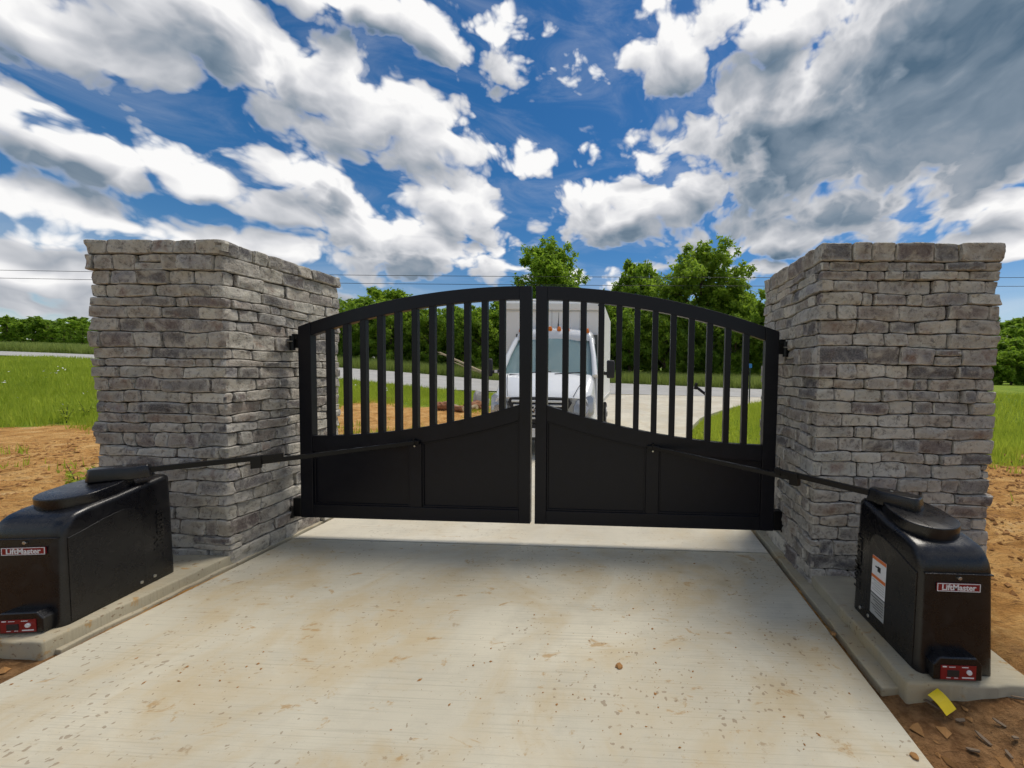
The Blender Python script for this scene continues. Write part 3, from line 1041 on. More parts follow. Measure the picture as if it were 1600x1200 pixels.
def gate_leaf(label, side):
    """side -1 left, +1 right; built in mirrored coordinates u = distance from the gate centre"""
    U0, U1 = 0.0205, 2.129
    t = thing('gate_leaf', label, 'gate', (GC + side*U1, 0, 0.0))
    X = lambda u: side*(u - U1)        # local x
    half = 0.030
    R = 6.21
    top = lambda u: 2.290 - (R - math.sqrt(R*R - u*u))
    rail = lambda u: 0.930 + 0.080*max(0.0, (2.113 - u))**2
    zb = 0.178

    def part(name, mb, bevel=0.004):
        return mb.build(name, 'black_paint', t, bevel=bevel, segs=2)
    sw = 0.103
    # stiles
    def stile(u0, u1, y=half):
        us = np.linspace(u0, u1, 4)
        return MB().strip([(X(u), zb) for u in us], [(X(u), top(u)) for u in us], -y, y)
    part('meeting_stile', stile(U0, U0 + sw))
    part('hinge_stile', stile(U1 - sw - 0.012, U1, half + 0.004))
    a, b = U0 + sw + 0.0005, U1 - sw - 0.0125
    us = np.linspace(a, b, 28)
    part('top_rail', MB().strip([(X(u), top(u) - 0.118) for u in us], [(X(u), top(u)) for u in us], -half + .001, half - .001))
    part('middle_rail', MB().strip([(X(u), rail(u) - 0.140) for u in us], [(X(u), rail(u)) for u in us], -half + .001, half - .001))
    part('bottom_rail', MB().strip([(X(u), zb) for u in (a, b)], [(X(u), zb + 0.122) for u in (a, b)], -half + .001, half - .001))
    m0, m1 = 1.008, 1.122
    um = np.linspace(m0, m1, 4)
    part('mullion', MB().strip([(X(u), zb + 0.1225) for u in um], [(X(u), rail(u) - 0.1405) for u in um], -half + .001, half - .001))
    # sheet panels with a thin frame of trim
    for (p0, p1) in ((a, m0), (m1, b)):
        pu = np.linspace(p0, p1, 16)
        pn = part('panel', MB().strip([(X(u), zb + 0.118) for u in pu], [(X(u), rail(u) - 0.136) for u in pu], -0.006, 0.006), 0.0)
        wdt = 0.014
        lo = lambda u: zb + 0.1225
        hi = lambda u: rail(u) - 0.1405
        for yy in (-1, 1):
            ya, yb = sorted((yy*0.0065, yy*0.018))
            for nm, L, H in (('trim', [(X(u), lo(u)) for u in pu], [(X(u), lo(u) + wdt) for u in pu]),
                             ('trim', [(X(u), hi(u) - wdt) for u in pu], [(X(u), hi(u)) for u in pu])):
                o = MB().strip(L, H, ya, yb).build(nm, 'black_paint', pn, bevel=0.003)
            for (e0, e1) in ((p0 + .0005, p0 + wdt), (p1 - wdt, p1 - .0005)):
                ue = (e0, e1)
                MB().strip([(X(u), lo(u) + wdt + .0005) for u in ue], [(X(u), hi(u) - wdt - .0005) for u in ue], ya, yb).build('trim', 'black_paint', pn, bevel=0.003)
    # pickets
    nP = 11
    for k in range(nP):
        u = a + (b - a)*(k + 1)/(nP + 1)
        w2 = 0.0255
        ue = (u - w2, u + w2)
        part('picket', MB().strip([(X(q), rail(q) - 0.01) for q in ue], [(X(q), top(q) - 0.10) for q in ue], -0.0255, 0.0255), 0.004)
    # hinges reaching to the pillar
    gap = 0.115
    hz = 1.765
    h = MB().box((side*(0.055), 0.0, hz), (0.115, 0.05, 0.085)).box((side*0.028, 0, hz + 0.06), (0.052, 0.075, 0.045))
    hb = h.build('hinge', 'black_metal', t, bevel=0.004)
    MB().cyl((side*0.055, -0.030, hz), (0, 0, 1), 0.022, 0.13, 16).build('hinge_barrel', 'black_metal', hb, smooth=True)
    MB().cyl((side*0.055, -0.056, hz + 0.015), (1, 0, 0), 0.0045, 0.05, 8).build('grease_fitting', 'bolt_zinc', hb)
    hz = 0.255
    h = MB().box((side*(0.035), 0.0, hz + 0.015), (0.07, 0.075, 0.17)).box((side*0.095, 0, hz - 0.045), (0.07, 0.06, 0.055))
    hb = h.build('hinge', 'black_metal', t, bevel=0.004)
    MB().cyl((side*0.082, -0.035, hz - 0.03), (0, 0, 1), 0.020, 0.10, 16).build('hinge_barrel', 'black_metal', hb, smooth=True)
    # bracket that takes the arm, on the mullion
    u = 1.065
    br = MB().box((X(u), -0.046, 0.893), (0.10, 0.030, 0.035)).build('arm_bracket', 'black_metal', t, bevel=0.003)
    MB().cyl((X(u), -0.050, 0.915), (0, 0, 1), 0.012, 0.02, 12).build('pin', 'black_metal', br)
    MB().cyl((X(u), -0.036, 0.858), (0, 1, 0), 0.0075, 0.012, 10).build('bolt', 'bolt_zinc', br)
    return t


gate_leaf('left leaf of the black arched metal gate', -1)
gate_leaf('right leaf of the black arched metal gate', 1)

# ------------------------------------------------------------------ gate operators


def rot_to(v):
    return Vector(v).to_track_quat('X', 'Z').to_matrix()


def bar_between(a, b, w, h):
    a, b = Vector(a), Vector(b)
    return MB().box((a + b)/2, ((b - a).length, w, h), rot_to(b - a))


def gate_operator(label, x0, x1, yf, yb, pivot, elbow, attach, side, stickers, turn=0.0):
    """side -1 left (drive is on its +x side), +1 right"""
    zp = 0.083
    t = thing('gate_operator', label, 'gate opener', ((x0 + x1)/2, (yf + yb)/2, zp))
    inv = Matrix.Translation(t.location).inverted()

    def fin(o):
        o.matrix_parent_inverse = inv
        return o
    D = yb - yf
    W = x1 - x0
    cx = (x0 + x1)/2
    # housing: loft of the side profile over the width, narrower to the top
    prof = [(0.0, 0.0), (0.012, 0.30), (0.020, 0.505), (0.030, 0.555), (0.052, 0.592), (0.090, 0.617), (0.15, 0.634), (0.30, 0.655), (D - 0.06, 0.703), (D - 0.02, 0.706),
            (D, 0.690), (D + 0.004, 0.40), (D + 0.008, 0.0)]
    ncol = 11
    bmx = bmesh.new()
    rowsv = []
    for j in range(ncol):
        a = j/(ncol - 1)*2 - 1
        ring = []
        for (py, pz) in prof:
            hw = W/2*(1.0 - 0.05*pz/0.7)
            fa = abs(a)
            # rounded vertical edges in plan and rounded shoulders
            yy = py
            rr = 0.030
            xx = a*hw
            over = max(0, fa*hw - (hw - rr))
            drop = rr - math.sqrt(max(0, rr*rr - over*over)) if over > 0 else 0
            yc = D/2
            yy = py + (drop if py < yc else -drop) if (py < 0.06 or py > D - 0.03) else py
            zz = pz - (drop*0.9 if pz > 0.55 else 0)
            ring.append(bmx.verts.new((cx + xx, yf + yy, zp + zz)))
        rowsv.append(ring)
    cols = [-1, -0.97, -0.92, -0.86, -0.6, 0, 0.6, 0.86, 0.92, 0.97, 1]
    for j in range(ncol):
        k = (cols[j] if ncol == 11 else None)
        a0 = j/(ncol - 1)*2 - 1
        # move columns so that they crowd the rounded edges
        for v, (py, pz) in zip(rowsv[j], prof):
            hw = W/2*(1.0 - 0.05*pz/0.7)
            rr = 0.034
            fa = abs(k)
            over = max(0, fa*hw - (hw - rr))
            drop = rr - math.sqrt(max(0, rr*rr - over*over)) if over > 0 else 0
            yy = py
            if py < 0.06: yy = py + drop
            elif py > D - 0.03: yy = py - drop
            zz = pz - (drop*0.9 if pz > 0.54 else 0)
            v.co = (cx + k*hw, yf + yy, zp + zz)
    for j in range(ncol - 1):
        for i in range(len(prof) - 1):
            bmx.faces.new([rowsv[j][i], rowsv[j][i + 1], rowsv[j + 1][i + 1], rowsv[j + 1][i]])
    bmx.faces.new(rowsv[0][::-1]); bmx.faces.new(rowsv[-1])
    bmesh.ops.recalc_face_normals(bmx, faces=bmx.faces[:])
    me = bpy.data.meshes.new('housing'); bmx.to_mesh(me); bmx.free()
    me.materials.append(MATS['housing_plastic'])
    me.polygons.foreach_set('use_smooth', [True]*len(me.polygons))
    me.set_sharp_from_angle(angle=math.radians(50))
    body = fin(link('housing', me, t))
    # raised door panel on the drive side and its arched groove; seam bead across the front
    xs_ = x1 if side < 0 else x0
    sgn = 1 if side < 0 else -1
    def sx(z, off): return xs_ - sgn*(W/2*0.05*(z - zp)/0.7) + sgn*off
    arch = [(yf + 0.035, zp + 0.012), (yf + 0.040, zp + 0.490), (yf + 0.10, zp + 0.505), (yf + 0.20, zp + 0.535), (yf + 0.30, zp + 0.555), (yf + 0.36, zp + 0.548), (yf + 0.395, zp + 0.52),
            (yf + 0.41, zp + 0.47), (yf + 0.42, zp + 0.25), (yf + 0.43, zp + 0.012)]
    mb = MB()
    A = [mb.bm.verts.new((sx(z, 0.004), y, z)) for (y, z) in arch]
    Bv = [mb.bm.verts.new((sx(z, -0.012), y, z)) for (y, z) in arch]
    n_ = len(arch)
    mb.bm.faces.new(A); mb.bm.faces.new(Bv[::-1])
    for i in range(n_): mb.bm.faces.new([A[i], A[(i + 1) % n_], Bv[(i + 1) % n_], Bv[i]])
    fin(mb.build('side_door', 'housing_plastic', t, bevel=0.002, angle=60))
    fin(MB().box((cx, yf + 0.014, zp + 0.500), (W*0.88, 0.014, 0.007)).build('front_seam', 'housing_plastic', t, bevel=0.002))
    # two screws low on the side and one on the front
    for yy in (yf + 0.39, yf + 0.47):
        fin(MB().cyl((sx(zp + 0.04, 0.004), yy, zp + 0.04), (1, 0, 0), 0.010, 0.008, 12).build('screw', 'bolt_zinc', t, bevel=0.002))
    fin(MB().cyl((cx + 0.005, yf + 0.014, zp + 0.480), (0, 1, 0), 0.009, 0.012, 12).build('screw', 'bolt_zinc', t, bevel=0.002))
    # teardrop cover on the sloping top
    slope = math.atan2(0.048, 0.35)
    tilt = Matrix.Rotation(slope, 3, 'X')
    cc = Vector((cx, yf + 0.235, zp + 0.650))
    pts = []
    for k in range(25):
        a = math.pi + math.pi*k/24
        pts.append((0.150*math.cos(a), 0.130*math.sin(a)))
    pts += [(0.150, 0.10), (0.115, 0.22), (-0.115, 0.22), (-0.150, 0.10)]
    mb = MB().prism(pts, 'z', -0.02, 0.055, 0.97)
    for v in mb.bm.verts: v.co = tilt @ v.co + cc
    fin(mb.build('round_cover', 'housing_plastic', t, bevel=0.006, segs=3, smooth=True, angle=50))
    # arm head: a rounded box on the output shaft, tapering towards the arm
    back = Matrix.Rotation(-turn, 3, 'Z')
    org = Vector((t.location.x, t.location.y, 0))
    pv, el, at_ = [back @ (Vector(p_) - org) + org for p_ in (pivot, elbow, attach)]
    d = (el - pv); d.z = 0; d.normalize()
    nrm = Vector((-d.y, d.x, 0))
    hp = [(-0.105, -0.062), (-0.125, -0.035), (-0.125, 0.035), (-0.105, 0.062), (0.07, 0.066), (0.125, 0.036), (0.155, 0.032), (0.155, -0.032), (0.125, -0.036), (0.07, -0.066)]
    mb = MB().prism(hp, 'z', -0.042, 0.042, 0.90)
    Rm = Matrix(((d.x, nrm.x, 0), (d.y, nrm.y, 0), (0, 0, 1)))
    for v in mb.bm.verts: v.co = Rm @ v.co + pv
    head = fin(mb.build('arm_head', 'housing_plastic', t, bevel=0.010, segs=3, smooth=True, angle=35))
    MB().cyl(pv + Vector((0, 0, 0.0425)) + d*0.03, (0, 0, 1), 0.008, 0.004, 12).build('screw', 'bolt_zinc', head)
    fin(MB().cyl((pv.x, pv.y, pv.z - 0.05), (0, 0, 1), 0.05, 0.09, 20).build('output_shaft', 'black_metal', t, smooth=True))
    # two-piece arm with its elbow clamp
    s0 = pv + d*0.13 + Vector((0, 0, 0.004))
    dd = (el - s0).normalized()
    fin(bar_between(s0, el + dd*0.02, 0.032, 0.036).build('drive_arm', 'black_metal', t, bevel=0.003))
    d2 = (at_ - el).normalized()
    st = el - dd*0.16 + Vector((0, 0, -0.012)) + Vector((-dd.y, dd.x, 0))*0.0
    st2 = el - d2*0.14 + Vector((0, 0, -0.034))
    fin(bar_between(st2, at_, 0.030, 0.034).build('link_arm', 'black_metal', t, bevel=0.003))
    mid = el - dd*0.13
    fin(MB().box(mid + Vector((0, 0, -0.028)), (0.062, 0.05, 0.090), rot_to(dd)).build('elbow_clamp', 'black_metal', t, bevel=0.003))
    fin(MB().box(el + Vector((0, 0, -0.004)), (0.05, 0.040, 0.048), rot_to(dd)).build('end_clamp', 'black_metal', t, bevel=0.003))
    fin(MB().cyl(el + Vector((0, 0, -0.036)), (0, 0, 1), 0.0065, 0.05, 10).build('clamp_bolt', 'bolt_zinc', t))
    # badge on the front
    bz = zp + 0.435
    by = yf + 0.0165
    lean = Matrix.Rotation(math.radians(-2.4), 3, 'X')
    badge = fin(MB().box((cx, by - 0.003, bz), (0.205, 0.008, 0.040)).build('badge', 'badge_red', t, bevel=0.0015))
    fr = MB()
    for (bx, bz_, w_, h_) in ((0, 0.0185, 0.205, 0.003), (0, -0.0185, 0.205, 0.003), (-0.101, 0, 0.003, 0.034), (0.101, 0, 0.003, 0.034)):
        fr.box((cx + bx, by - 0.0075, bz + bz_), (w_, 0.002, h_))
    fin_child(fr.build('badge_border', 'label_white', badge), inv)
    mtx = Matrix.Translation((cx, by - 0.0078, bz - 0.001)) @ Matrix.Rotation(math.pi/2, 4, 'X')
    fin_child(text_part('lettering', 'LiftMaster', 'label_white', badge, 0.040, mtx, 0.0007, 0.0009), inv)
    # control box low on the front
    kx = cx + (-0.03 if side > 0 else 0.03)
    kp = [(-0.115, 0.0), (-0.115, 0.075), (-0.085, 0.112), (0.085, 0.112), (0.115, 0.075), (0.115, 0.0)]
    mb = MB().prism([(kx + a, zp + 0.008 + b) for a, b in kp], 'y', yf + 0.03, yf - 0.045)
    ctl = fin(mb.build('control_box', 'housing_plastic', t, bevel=0.006, segs=2, angle=40))
    pl = MB().box((kx, yf - 0.0455, zp + 0.049), (0.165, 0.004, 0.070)).build('control_plate', 'badge_red', ctl)
    fin_child(pl, inv)
    fin_child(MB().cyl((kx + 0.048, yf - 0.050, zp + 0.053), (0, 1, 0), 0.012, 0.010, 14).build('reset_button', 'label_white', ctl, bevel=0.003), inv)
    fin_child(MB().box((kx - 0.025, yf - 0.048, zp + 0.045), (0.055, 0.004, 0.032)).build('switch', 'ink', ctl, bevel=0.001), inv)
    mk = MB()
    for (a, b, w_, h_) in ((-0.065, 0.028, 0.020, 0.006), (-0.03, 0.027, 0.03, 0.003), (0.03, 0.027, 0.03, 0.004), (0.045, -0.024, 0.055, 0.006), (-0.045, -0.026, 0.02, 0.003), (-0.01, -0.026, 0.018, 0.003)):
        mk.box((kx + a, yf - 0.0478, zp + 0.049 + b), (w_, 0.001, h_))
    fin_child(mk.build('print', 'label_white', ctl), inv)['kind'] = 'stuff'
    # raised lettering up the side, same black plastic
    mtx = Matrix.Translation((sx(zp + 0.33, 0.001), yf + 0.515, zp + 0.31)) @ (Matrix.Rotation(math.pi/2*sgn, 4, 'Z') @ Matrix.Rotation(math.pi/2, 4, 'X')) @ Matrix.Rotation(math.pi/2, 4, 'Z')
    fin(text_part('raised_lettering', 'LiftMaster', 'housing_plastic', t, 0.085, mtx, 0.003, 0.001))
    t.rotation_euler.z = turn
    if stickers:
        def sticker(y0, y1, z0, z1, off, mat, nm):
            mb = MB()
            y0, y1, z0, z1 = yf + y0, yf + y1, zp + z0, zp + z1
            A = [mb.bm.verts.new((sx(z, off), y, z)) for (y, z) in ((y0, z0), (y1, z0), (y1, z1), (y0, z1))]
            Bv = [mb.bm.verts.new((sx(z, off - 0.001), y, z)) for (y, z) in ((y0, z0), (y1, z0), (y1, z1), (y0, z1))]
            mb.bm.faces.new(A); mb.bm.faces.new(Bv[::-1])
            for i in range(4): mb.bm.faces.new([A[i], A[(i + 1) % 4], Bv[(i + 1) % 4], Bv[i]])
            return mb.build(nm, mat, None)
        lab = sticker(0.255, 0.375, 0.205, 0.420, 0.0055, 'label_white', 'warning_label'); lab.parent = t; fin(lab)
        lb2 = sticker(0.255, 0.375, 0.080, 0.198, 0.0055, 'label_grey', 'rating_label'); lb2.parent = t; fin(lb2)
        for args in ((0.256, 0.374, 0.400, 0.419, 'label_orange', 'orange_stripe'), (0.256, 0.374, 0.293, 0.311, 'label_orange', 'orange_stripe'),
                     (0.300, 0.325, 0.343, 0.373, 'ink', 'pictogram'), (0.318, 0.345, 0.360, 0.368, 'ink', 'pictogram')):
            o = sticker(*args[:4], 0.0066, args[4], args[5]); o.parent = lab
        for k in range(5):
            o = sticker(0.262, 0.368 - 0.02*(k % 2), 0.280 - 0.014*k, 0.284 - 0.014*k, 0.0066, 'label_grey', 'print_line'); o.parent = lab
        for k in range(6):
            o = sticker(0.262, 0.368 - 0.02*(k % 3), 0.180 - 0.015*k, 0.184 - 0.015*k, 0.0066, 'ink', 'print_line'); o.parent = lb2
    return t


def fin_child(o, inv):
    return o


gate_operator('black gate opener housing on the left pad, arm reaching to the left leaf', -2.778, -2.408, -1.45, -0.84,
              (-2.555, -1.035, 0.846), (-1.925, -0.55, 0.866), (-1.150, -0.052, 0.893), -1, False, math.radians(8.5))
gate_operator('black gate opener housing with a white warning sticker on the right pad', 2.205, 2.575, -1.495, -0.945,
              (2.345, -1.10, 0.824), (1.885, -0.50, 0.826), (0.975, -0.052, 0.893), 1, True)

# ------------------------------------------------------------------ box truck behind the gate


def box_truck():
    t = thing('box_truck', 'white box truck with a square cargo body facing the gate', 'truck', (-0.85, 3.42, 0.0))
    HW = 0.985
    # stations along the cab: (y, z_low, z_high, half width low, half width high)
    def loft(name, secs, mat, bevel=0.0):
        bm = bmesh.new(); rings = []
        for pts in secs:
            rings.append([bm.verts.new(p) for p in pts])
        for a, b in zip(rings, rings[1:]):
            for k in range(len(a) - 1): bm.faces.new([a[k], a[k + 1], b[k + 1], b[k]])
        bm.faces.new(rings[0][::-1]); bm.faces.new(rings[-1])
        bmesh.ops.recalc_face_normals(bm, faces=bm.faces[:])
        me = bpy.data.meshes.new(name); bm.to_mesh(me); bm.free()
        me.materials.append(MATS[mat]); me.polygons.foreach_set('use_smooth', [True]*len(me.polygons))
        me.set_sharp_from_angle(angle=math.radians(38))
        return link(name, me, t)

    def arch(y, z0, z1, w0, w1, crown=0.04, rnd=0.12, n=8):
        """open section in XZ at y: up the left side, over the top, down the right"""
        pts = []
        L = [(-w0, z0), (-(w0*0.6 + w1*0.4), z0 + (z1 - z0)*0.4), (-w1, z1 - rnd)]
        top = []
        for k in range(n + 1):
            a = math.pi - (math.pi/2)*k/n
            top.append((-w1 + rnd + rnd*math.cos(a), z1 - rnd + rnd*math.sin(a)))
        half = L[:2] + top
        mid = [(-w1*0.4, z1 + crown*0.8), (0, z1 + crown)]
        left = half + mid
        right = [(-x, z) for (x, z) in left[:-1]][::-1]
        return [(x, y, z) for (x, z) in left + right]
    # hood and fenders
    def arch2(y, z0, z1, w0, w1, crown, rnd, yc):
        # nose corners sweep back
        return [(x, y + yc*(abs(x)/HW)**3, z) for (x, yy, z) in arch(y, z0, z1, w0, w1, crown, rnd)]
    loft('hood', [arch2(0.07, 0.60, 1.05, 0.93, 0.86, 0.03, 0.10, 0.20), arch2(0.12, 0.58, 1.105, 0.955, 0.88, 0.035, 0.11, 0.18), arch2(0.25, 0.56, 1.19, 0.975, 0.90, 0.04, 0.12, 0.12),
                  arch2(0.45, 0.55, 1.31, 0.985, 0.915, 0.045, 0.12, 0.05), arch2(0.70, 0.55, 1.475, 0.99, 0.925, 0.045, 0.12, 0.0), arch2(0.80, 0.55, 1.49, 0.99, 0.925, 0.03, 0.12, 0.0)], 'white_paint')
    for sgn_ in (-1, 1):
        pth_ = [(sgn_*0.60, 0.09, 1.085), (sgn_*0.66, 0.25, 1.232), (sgn_*0.72, 0.45, 1.352), (sgn_*0.78, 0.68, 1.512)]
        MB().tube(pth_, 0.006, 5).build('bonnet_seam', 'truck_plastic', t)
    # cab shell: roof, pillars and back
    mb = MB()
    roof = loft('cab_roof', [arch(1.30, 2.19, 2.27, 0.80, 0.79, 0.03, 0.05), arch(1.36, 2.16, 2.37, 0.83, 0.80, 0.05, 0.10), arch(1.48, 2.15, 2.42, 0.85, 0.81, 0.05, 0.10), arch(1.60, 2.15, 2.43, 0.86, 0.82, 0.05, 0.10)], 'white_paint')
    for s in (-1, 1):
        lo, hi = Vector((s*0.935, 0.72, 1.46)), Vector((s*0.795, 1.33, 2.22))
        MB().tube([lo, lo.lerp(hi, 0.5) + Vector((s*0.01, -0.01, 0.015)), hi], [0.055, 0.050, 0.052], 10).build('windshield_pillar', 'white_paint', t, smooth=True)
        # door
        dpts = [(0.80, 0.52), (0.80, 1.475), (1.585, 1.475), (1.585, 0.52)]
        dr = MB().prism(dpts, 'x', s*0.93, s*0.995).build('door', 'white_paint', t, bevel=0.02)
        MB().box((s*1.0, 1.42, 1.28), (0.03, 0.16, 0.03)).build('handle', 'truck_plastic', dr, bevel=0.006)
        win = [(0.86, 1.49), (1.36, 2.12), (1.56, 2.14), (1.56, 1.49)]
        wp = MB()
        A = [wp.bm.verts.new((s*(0.965 - 0.12*(z - 1.49)/0.65), y, z)) for (y, z) in win]
        B2 = [wp.bm.verts.new((s*(0.945 - 0.12*(z - 1.49)/0.65), y, z)) for (y, z) in win]
        wp.bm.faces.new(A); wp.bm.faces.new(B2[::-1])
        for i in range(4): wp.bm.faces.new([A[i], A[(i + 1) % 4], B2[(i + 1) % 4], B2[i]])
        wp.build('side_window', 'windshield_glass', t)
        # mirror on its arm
        mr = MB().box((s*1.235, 0.86, 1.60), (0.16, 0.10, 0.36)).build('mirror', 'truck_plastic', t, bevel=0.035, segs=3, smooth=True)
        MB().tube([(s*0.98, 0.90, 1.53), (s*1.10, 0.88, 1.52), (s*1.22, 0.87, 1.50)], [0.045, 0.035, 0.035], 8).build('mirror_arm', 'truck_plastic', mr, smooth=True)
        MB().box((s*1.075, 0.835, 1.525), (0.055, 0.012, 0.055)).build('reflector', 'label_white', mr)
        # headlights sweeping round the corner
        hp = []
        mb = MB()
        outl = [(0.60, 0.70), (0.60, 0.90), (0.66, 1.02), (0.90, 1.12), (0.965, 1.06), (0.965, 0.76), (0.85, 0.67)]
        fy = lambda x: 0.045 + 0.20*(x/HW)**3
        A = [mb.bm.verts.new((s*x, fy(x) - 0.02 + (z - 0.7)*0.14, z)) for (x, z) in outl]
        B2 = [mb.bm.verts.new((s*x, fy(x) + 0.16, z)) for (x, z) in outl]
        mb.bm.faces.new(A); mb.bm.faces.new(B2[::-1])
        for i in range(len(outl)): mb.bm.faces.new([A[i], A[(i + 1) % len(outl)], B2[(i + 1) % len(outl)], B2[i]])
        hl = mb.build('headlight', 'lamp_glass', t, bevel=0.02, segs=3, smooth=True)
        MB().cyl((s*0.80, fy(0.80) + 0.012, 0.84), (0, -1, 0.12), 0.085, 0.02, 22).build('reflector_bowl', 'chrome', hl, bevel=0.006)
    # windshield: curved glass
    rows = []
    for i in range(6):
        f = i/5
        row = []
        for k in range(13):
            a = k/12*2 - 1
            w = 0.91*(1 - f) + 0.775*f
            row.append((a*w, 0.70 + 0.61*f + 0.11*(a*a) - 0.02, 1.475 + 0.755*f + 0.02*math.sin(f*math.pi)))
        rows.append(row)
    vs = [p for r_ in rows for p in r_]
    fs = [(i*13 + k, i*13 + k + 1, (i + 1)*13 + k + 1, (i + 1)*13 + k) for i in range(5) for k in range(12)]
    ws = link('windshield', mesh_from('windshield', vs, fs, 'windshield_glass', True), t)
    for s in (-0.55, 0.15):
        MB().tube([(s, 0.66, 1.49), (s + 0.3, 0.70, 1.515), (s + 0.62, 0.72, 1.53)], 0.011, 6).build('wiper', 'truck_plastic', ws)
    MB().box((0, 0.70, 1.462), (1.5, 0.06, 0.03)).build('cowl_grille', 'truck_plastic', t, bevel=0.004)
    MB().box((0, 1.05, 1.40), (1.75, 0.5, 0.14)).build('dashboard', 'seat_grey', t, bevel=0.03)
    MB().box((0.04, 0.86, 1.525), (0.25, 0.12, 0.10)).build('parcel', 'dash_orange', t, bevel=0.008)
    for sx_ in (-0.45, 0.45):
        MB().box((sx_, 1.50, 1.55), (0.5, 0.14, 0.7)).box((sx_, 1.50, 2.0), (0.26, 0.10, 0.20)).build('seat', 'seat_grey', t, bevel=0.04)
    MB().box((0, 1.62, 1.45), (1.80, 0.03, 1.8)).build('cab_back', 'seat_grey', t)
    # grille with slats
    gr = MB().prism([(-0.54, 1.06), (0.54, 1.06), (0.58, 0.97), (0.36, 0.60), (-0.36, 0.60), (-0.58, 0.97)], 'y', 0.025, 0.12).build('grille', 'truck_plastic', t, bevel=0.01)
    for k, z in enumerate((1.0, 0.925, 0.85, 0.775, 0.70)):
        w = 0.50 - 0.022*k*1.6
        MB().box((0, 0.012, z), (2*w, 0.03, 0.036), Matrix.Rotation(0.35, 3, 'X')).build('slat', 'slat_silver', gr, bevel=0.005)
    em = MB()
    ringp = [(0.085*math.cos(2*math.pi*k/28), -0.008, 0.86 + 0.085*math.sin(2*math.pi*k/28)) for k in range(29)]
    em.tube(ringp, 0.010, 8, caps=False)
    for k in range(3):
        a = math.pi/2 + 2*math.pi*k/3
        em.tube([(0, -0.010, 0.86), (0.082*math.cos(a), -0.006, 0.86 + 0.082*math.sin(a))], [0.014, 0.004], 6)
    em.build('emblem', 'chrome', gr, smooth=True)
    # bumper and lower parts
    bp = loft('bumper', [[(-0.80, -0.02, 0.30), (-0.84, -0.03, 0.45), (-0.80, 0.0, 0.58), (0.80, 0.0, 0.58), (0.84, -0.03, 0.45), (0.80, -0.02, 0.30)],
                         [(-0.98, 0.20, 0.28), (-1.0, 0.20, 0.45), (-0.98, 0.22, 0.66), (0.98, 0.22, 0.66), (1.0, 0.20, 0.45), (0.98, 0.20, 0.28)]], 'truck_plastic')
    MB().box((0.0, -0.035, 0.44), (0.32, 0.012, 0.16)).build('number_plate', 'label_white', bp)
    for s in (-1, 1):
        MB().cyl((s*0.66, -0.01, 0.42), (0, 1, 0), 0.06, 0.05, 18).build('fog_lamp', 'lamp_glass', bp, smooth=True)
    # amber marker lights along the roof
    for x in (-0.72, -0.09, 0.10, 0.28, 0.70):
        MB().cyl((x, 1.37, 2.455 - 0.05*abs(x)), (0, -0.3, 1), 0.052, 0.085, 14, 0.030).build('marker_light', 'amber_lens', t, bevel=0.006, smooth=True)
    MB().tube([(0.06, 1.45, 2.45), (0.065, 1.47, 2.62), (0.07, 1.48, 2.82)], [0.022, 0.008, 0.003], 8).build('antenna', 'truck_plastic', t)
    # cargo body
    by0, by1, bw, bz0, bz1 = 1.66, 5.2, 1.14, 0.86, 3.13
    cb = MB().box((0, (by0 + by1)/2, (bz0 + bz1)/2), (2*bw - 0.04, by1 - by0 - 0.02, bz1 - bz0 - 0.03)).build('cargo_box', 'box_panel', t, bevel=0.01)
    for s in (-1, 1):
        MB().box((s*(bw - 0.03), by0 + 0.02, (bz0 + bz1)/2), (0.075, 0.07, bz1 - bz0)).build('corner_post', 'white_paint', cb, bevel=0.018, segs=3)
        MB().box((s*(bw - 0.015), (by0 + by1)/2, bz0 + 0.03), (0.05, by1 - by0 - 0.05, 0.10)).build('side_rail', 'box_trim', cb, bevel=0.01)
        MB().cyl((s*(bw - 0.10), by0 - 0.022, bz1 - 0.13), (0, 1, 0), 0.022, 0.02, 12).build('clearance_lamp', 'truck_plastic', cb)
    MB().prism([(by0 - 0.02, bz1 - 0.24), (by0 - 0.025, bz1 - 0.10), (by0 + 0.05, bz1 + 0.01), (by0 + 0.25, bz1 + 0.02), (by0 + 0.25, bz1 - 0.24)], 'x', -bw + 0.07, bw - 0.07).build('roof_cap', 'box_panel', cb, bevel=0.015)
    MB().box((0, by0 + 0.005, bz1 - 0.26), (2*bw - 0.16, 0.03, 0.018)).build('rivet_strip', 'box_trim', cb)
    for x in (-0.62, 0.0, 0.62):
        MB().box((x, by0 + 0.008, 2.45), (0.014, 0.012, 0.85)).build('panel_joint', 'box_trim', cb)
    cb.location.x = -0.12
    MB().box((0, 3.3, 0.62), (0.9, 3.6, 0.16)).build('chassis', 'truck_plastic', t)
    wh = None
    def wheel(x, y):
        w_ = MB().cyl((0, 0, 0), (1, 0, 0), 0.345, 0.225, 32).mesh('tyre', 'rubber', bevel=0.045, segs=3, smooth=True)
        ty = link('wheel', w_, t, (x, y, 0.345))
        MB().cyl((0.09 if x > 0 else -0.09, 0, 0), (1, 0, 0), 0.215, 0.06, 28).build('rim', 'rim_steel', ty, bevel=0.012, smooth=True)
        MB().cyl((0.115 if x > 0 else -0.115, 0, 0), (1, 0, 0), 0.075, 0.05, 18).build('hub', 'truck_plastic', ty, bevel=0.01, smooth=True)
    for s in (-1, 1):
        wheel(s*0.86, 0.92); wheel(s*0.86, 4.1)
    return t


box_truck()

# ------------------------------------------------------------------ trees
LEAF_TRI = {}


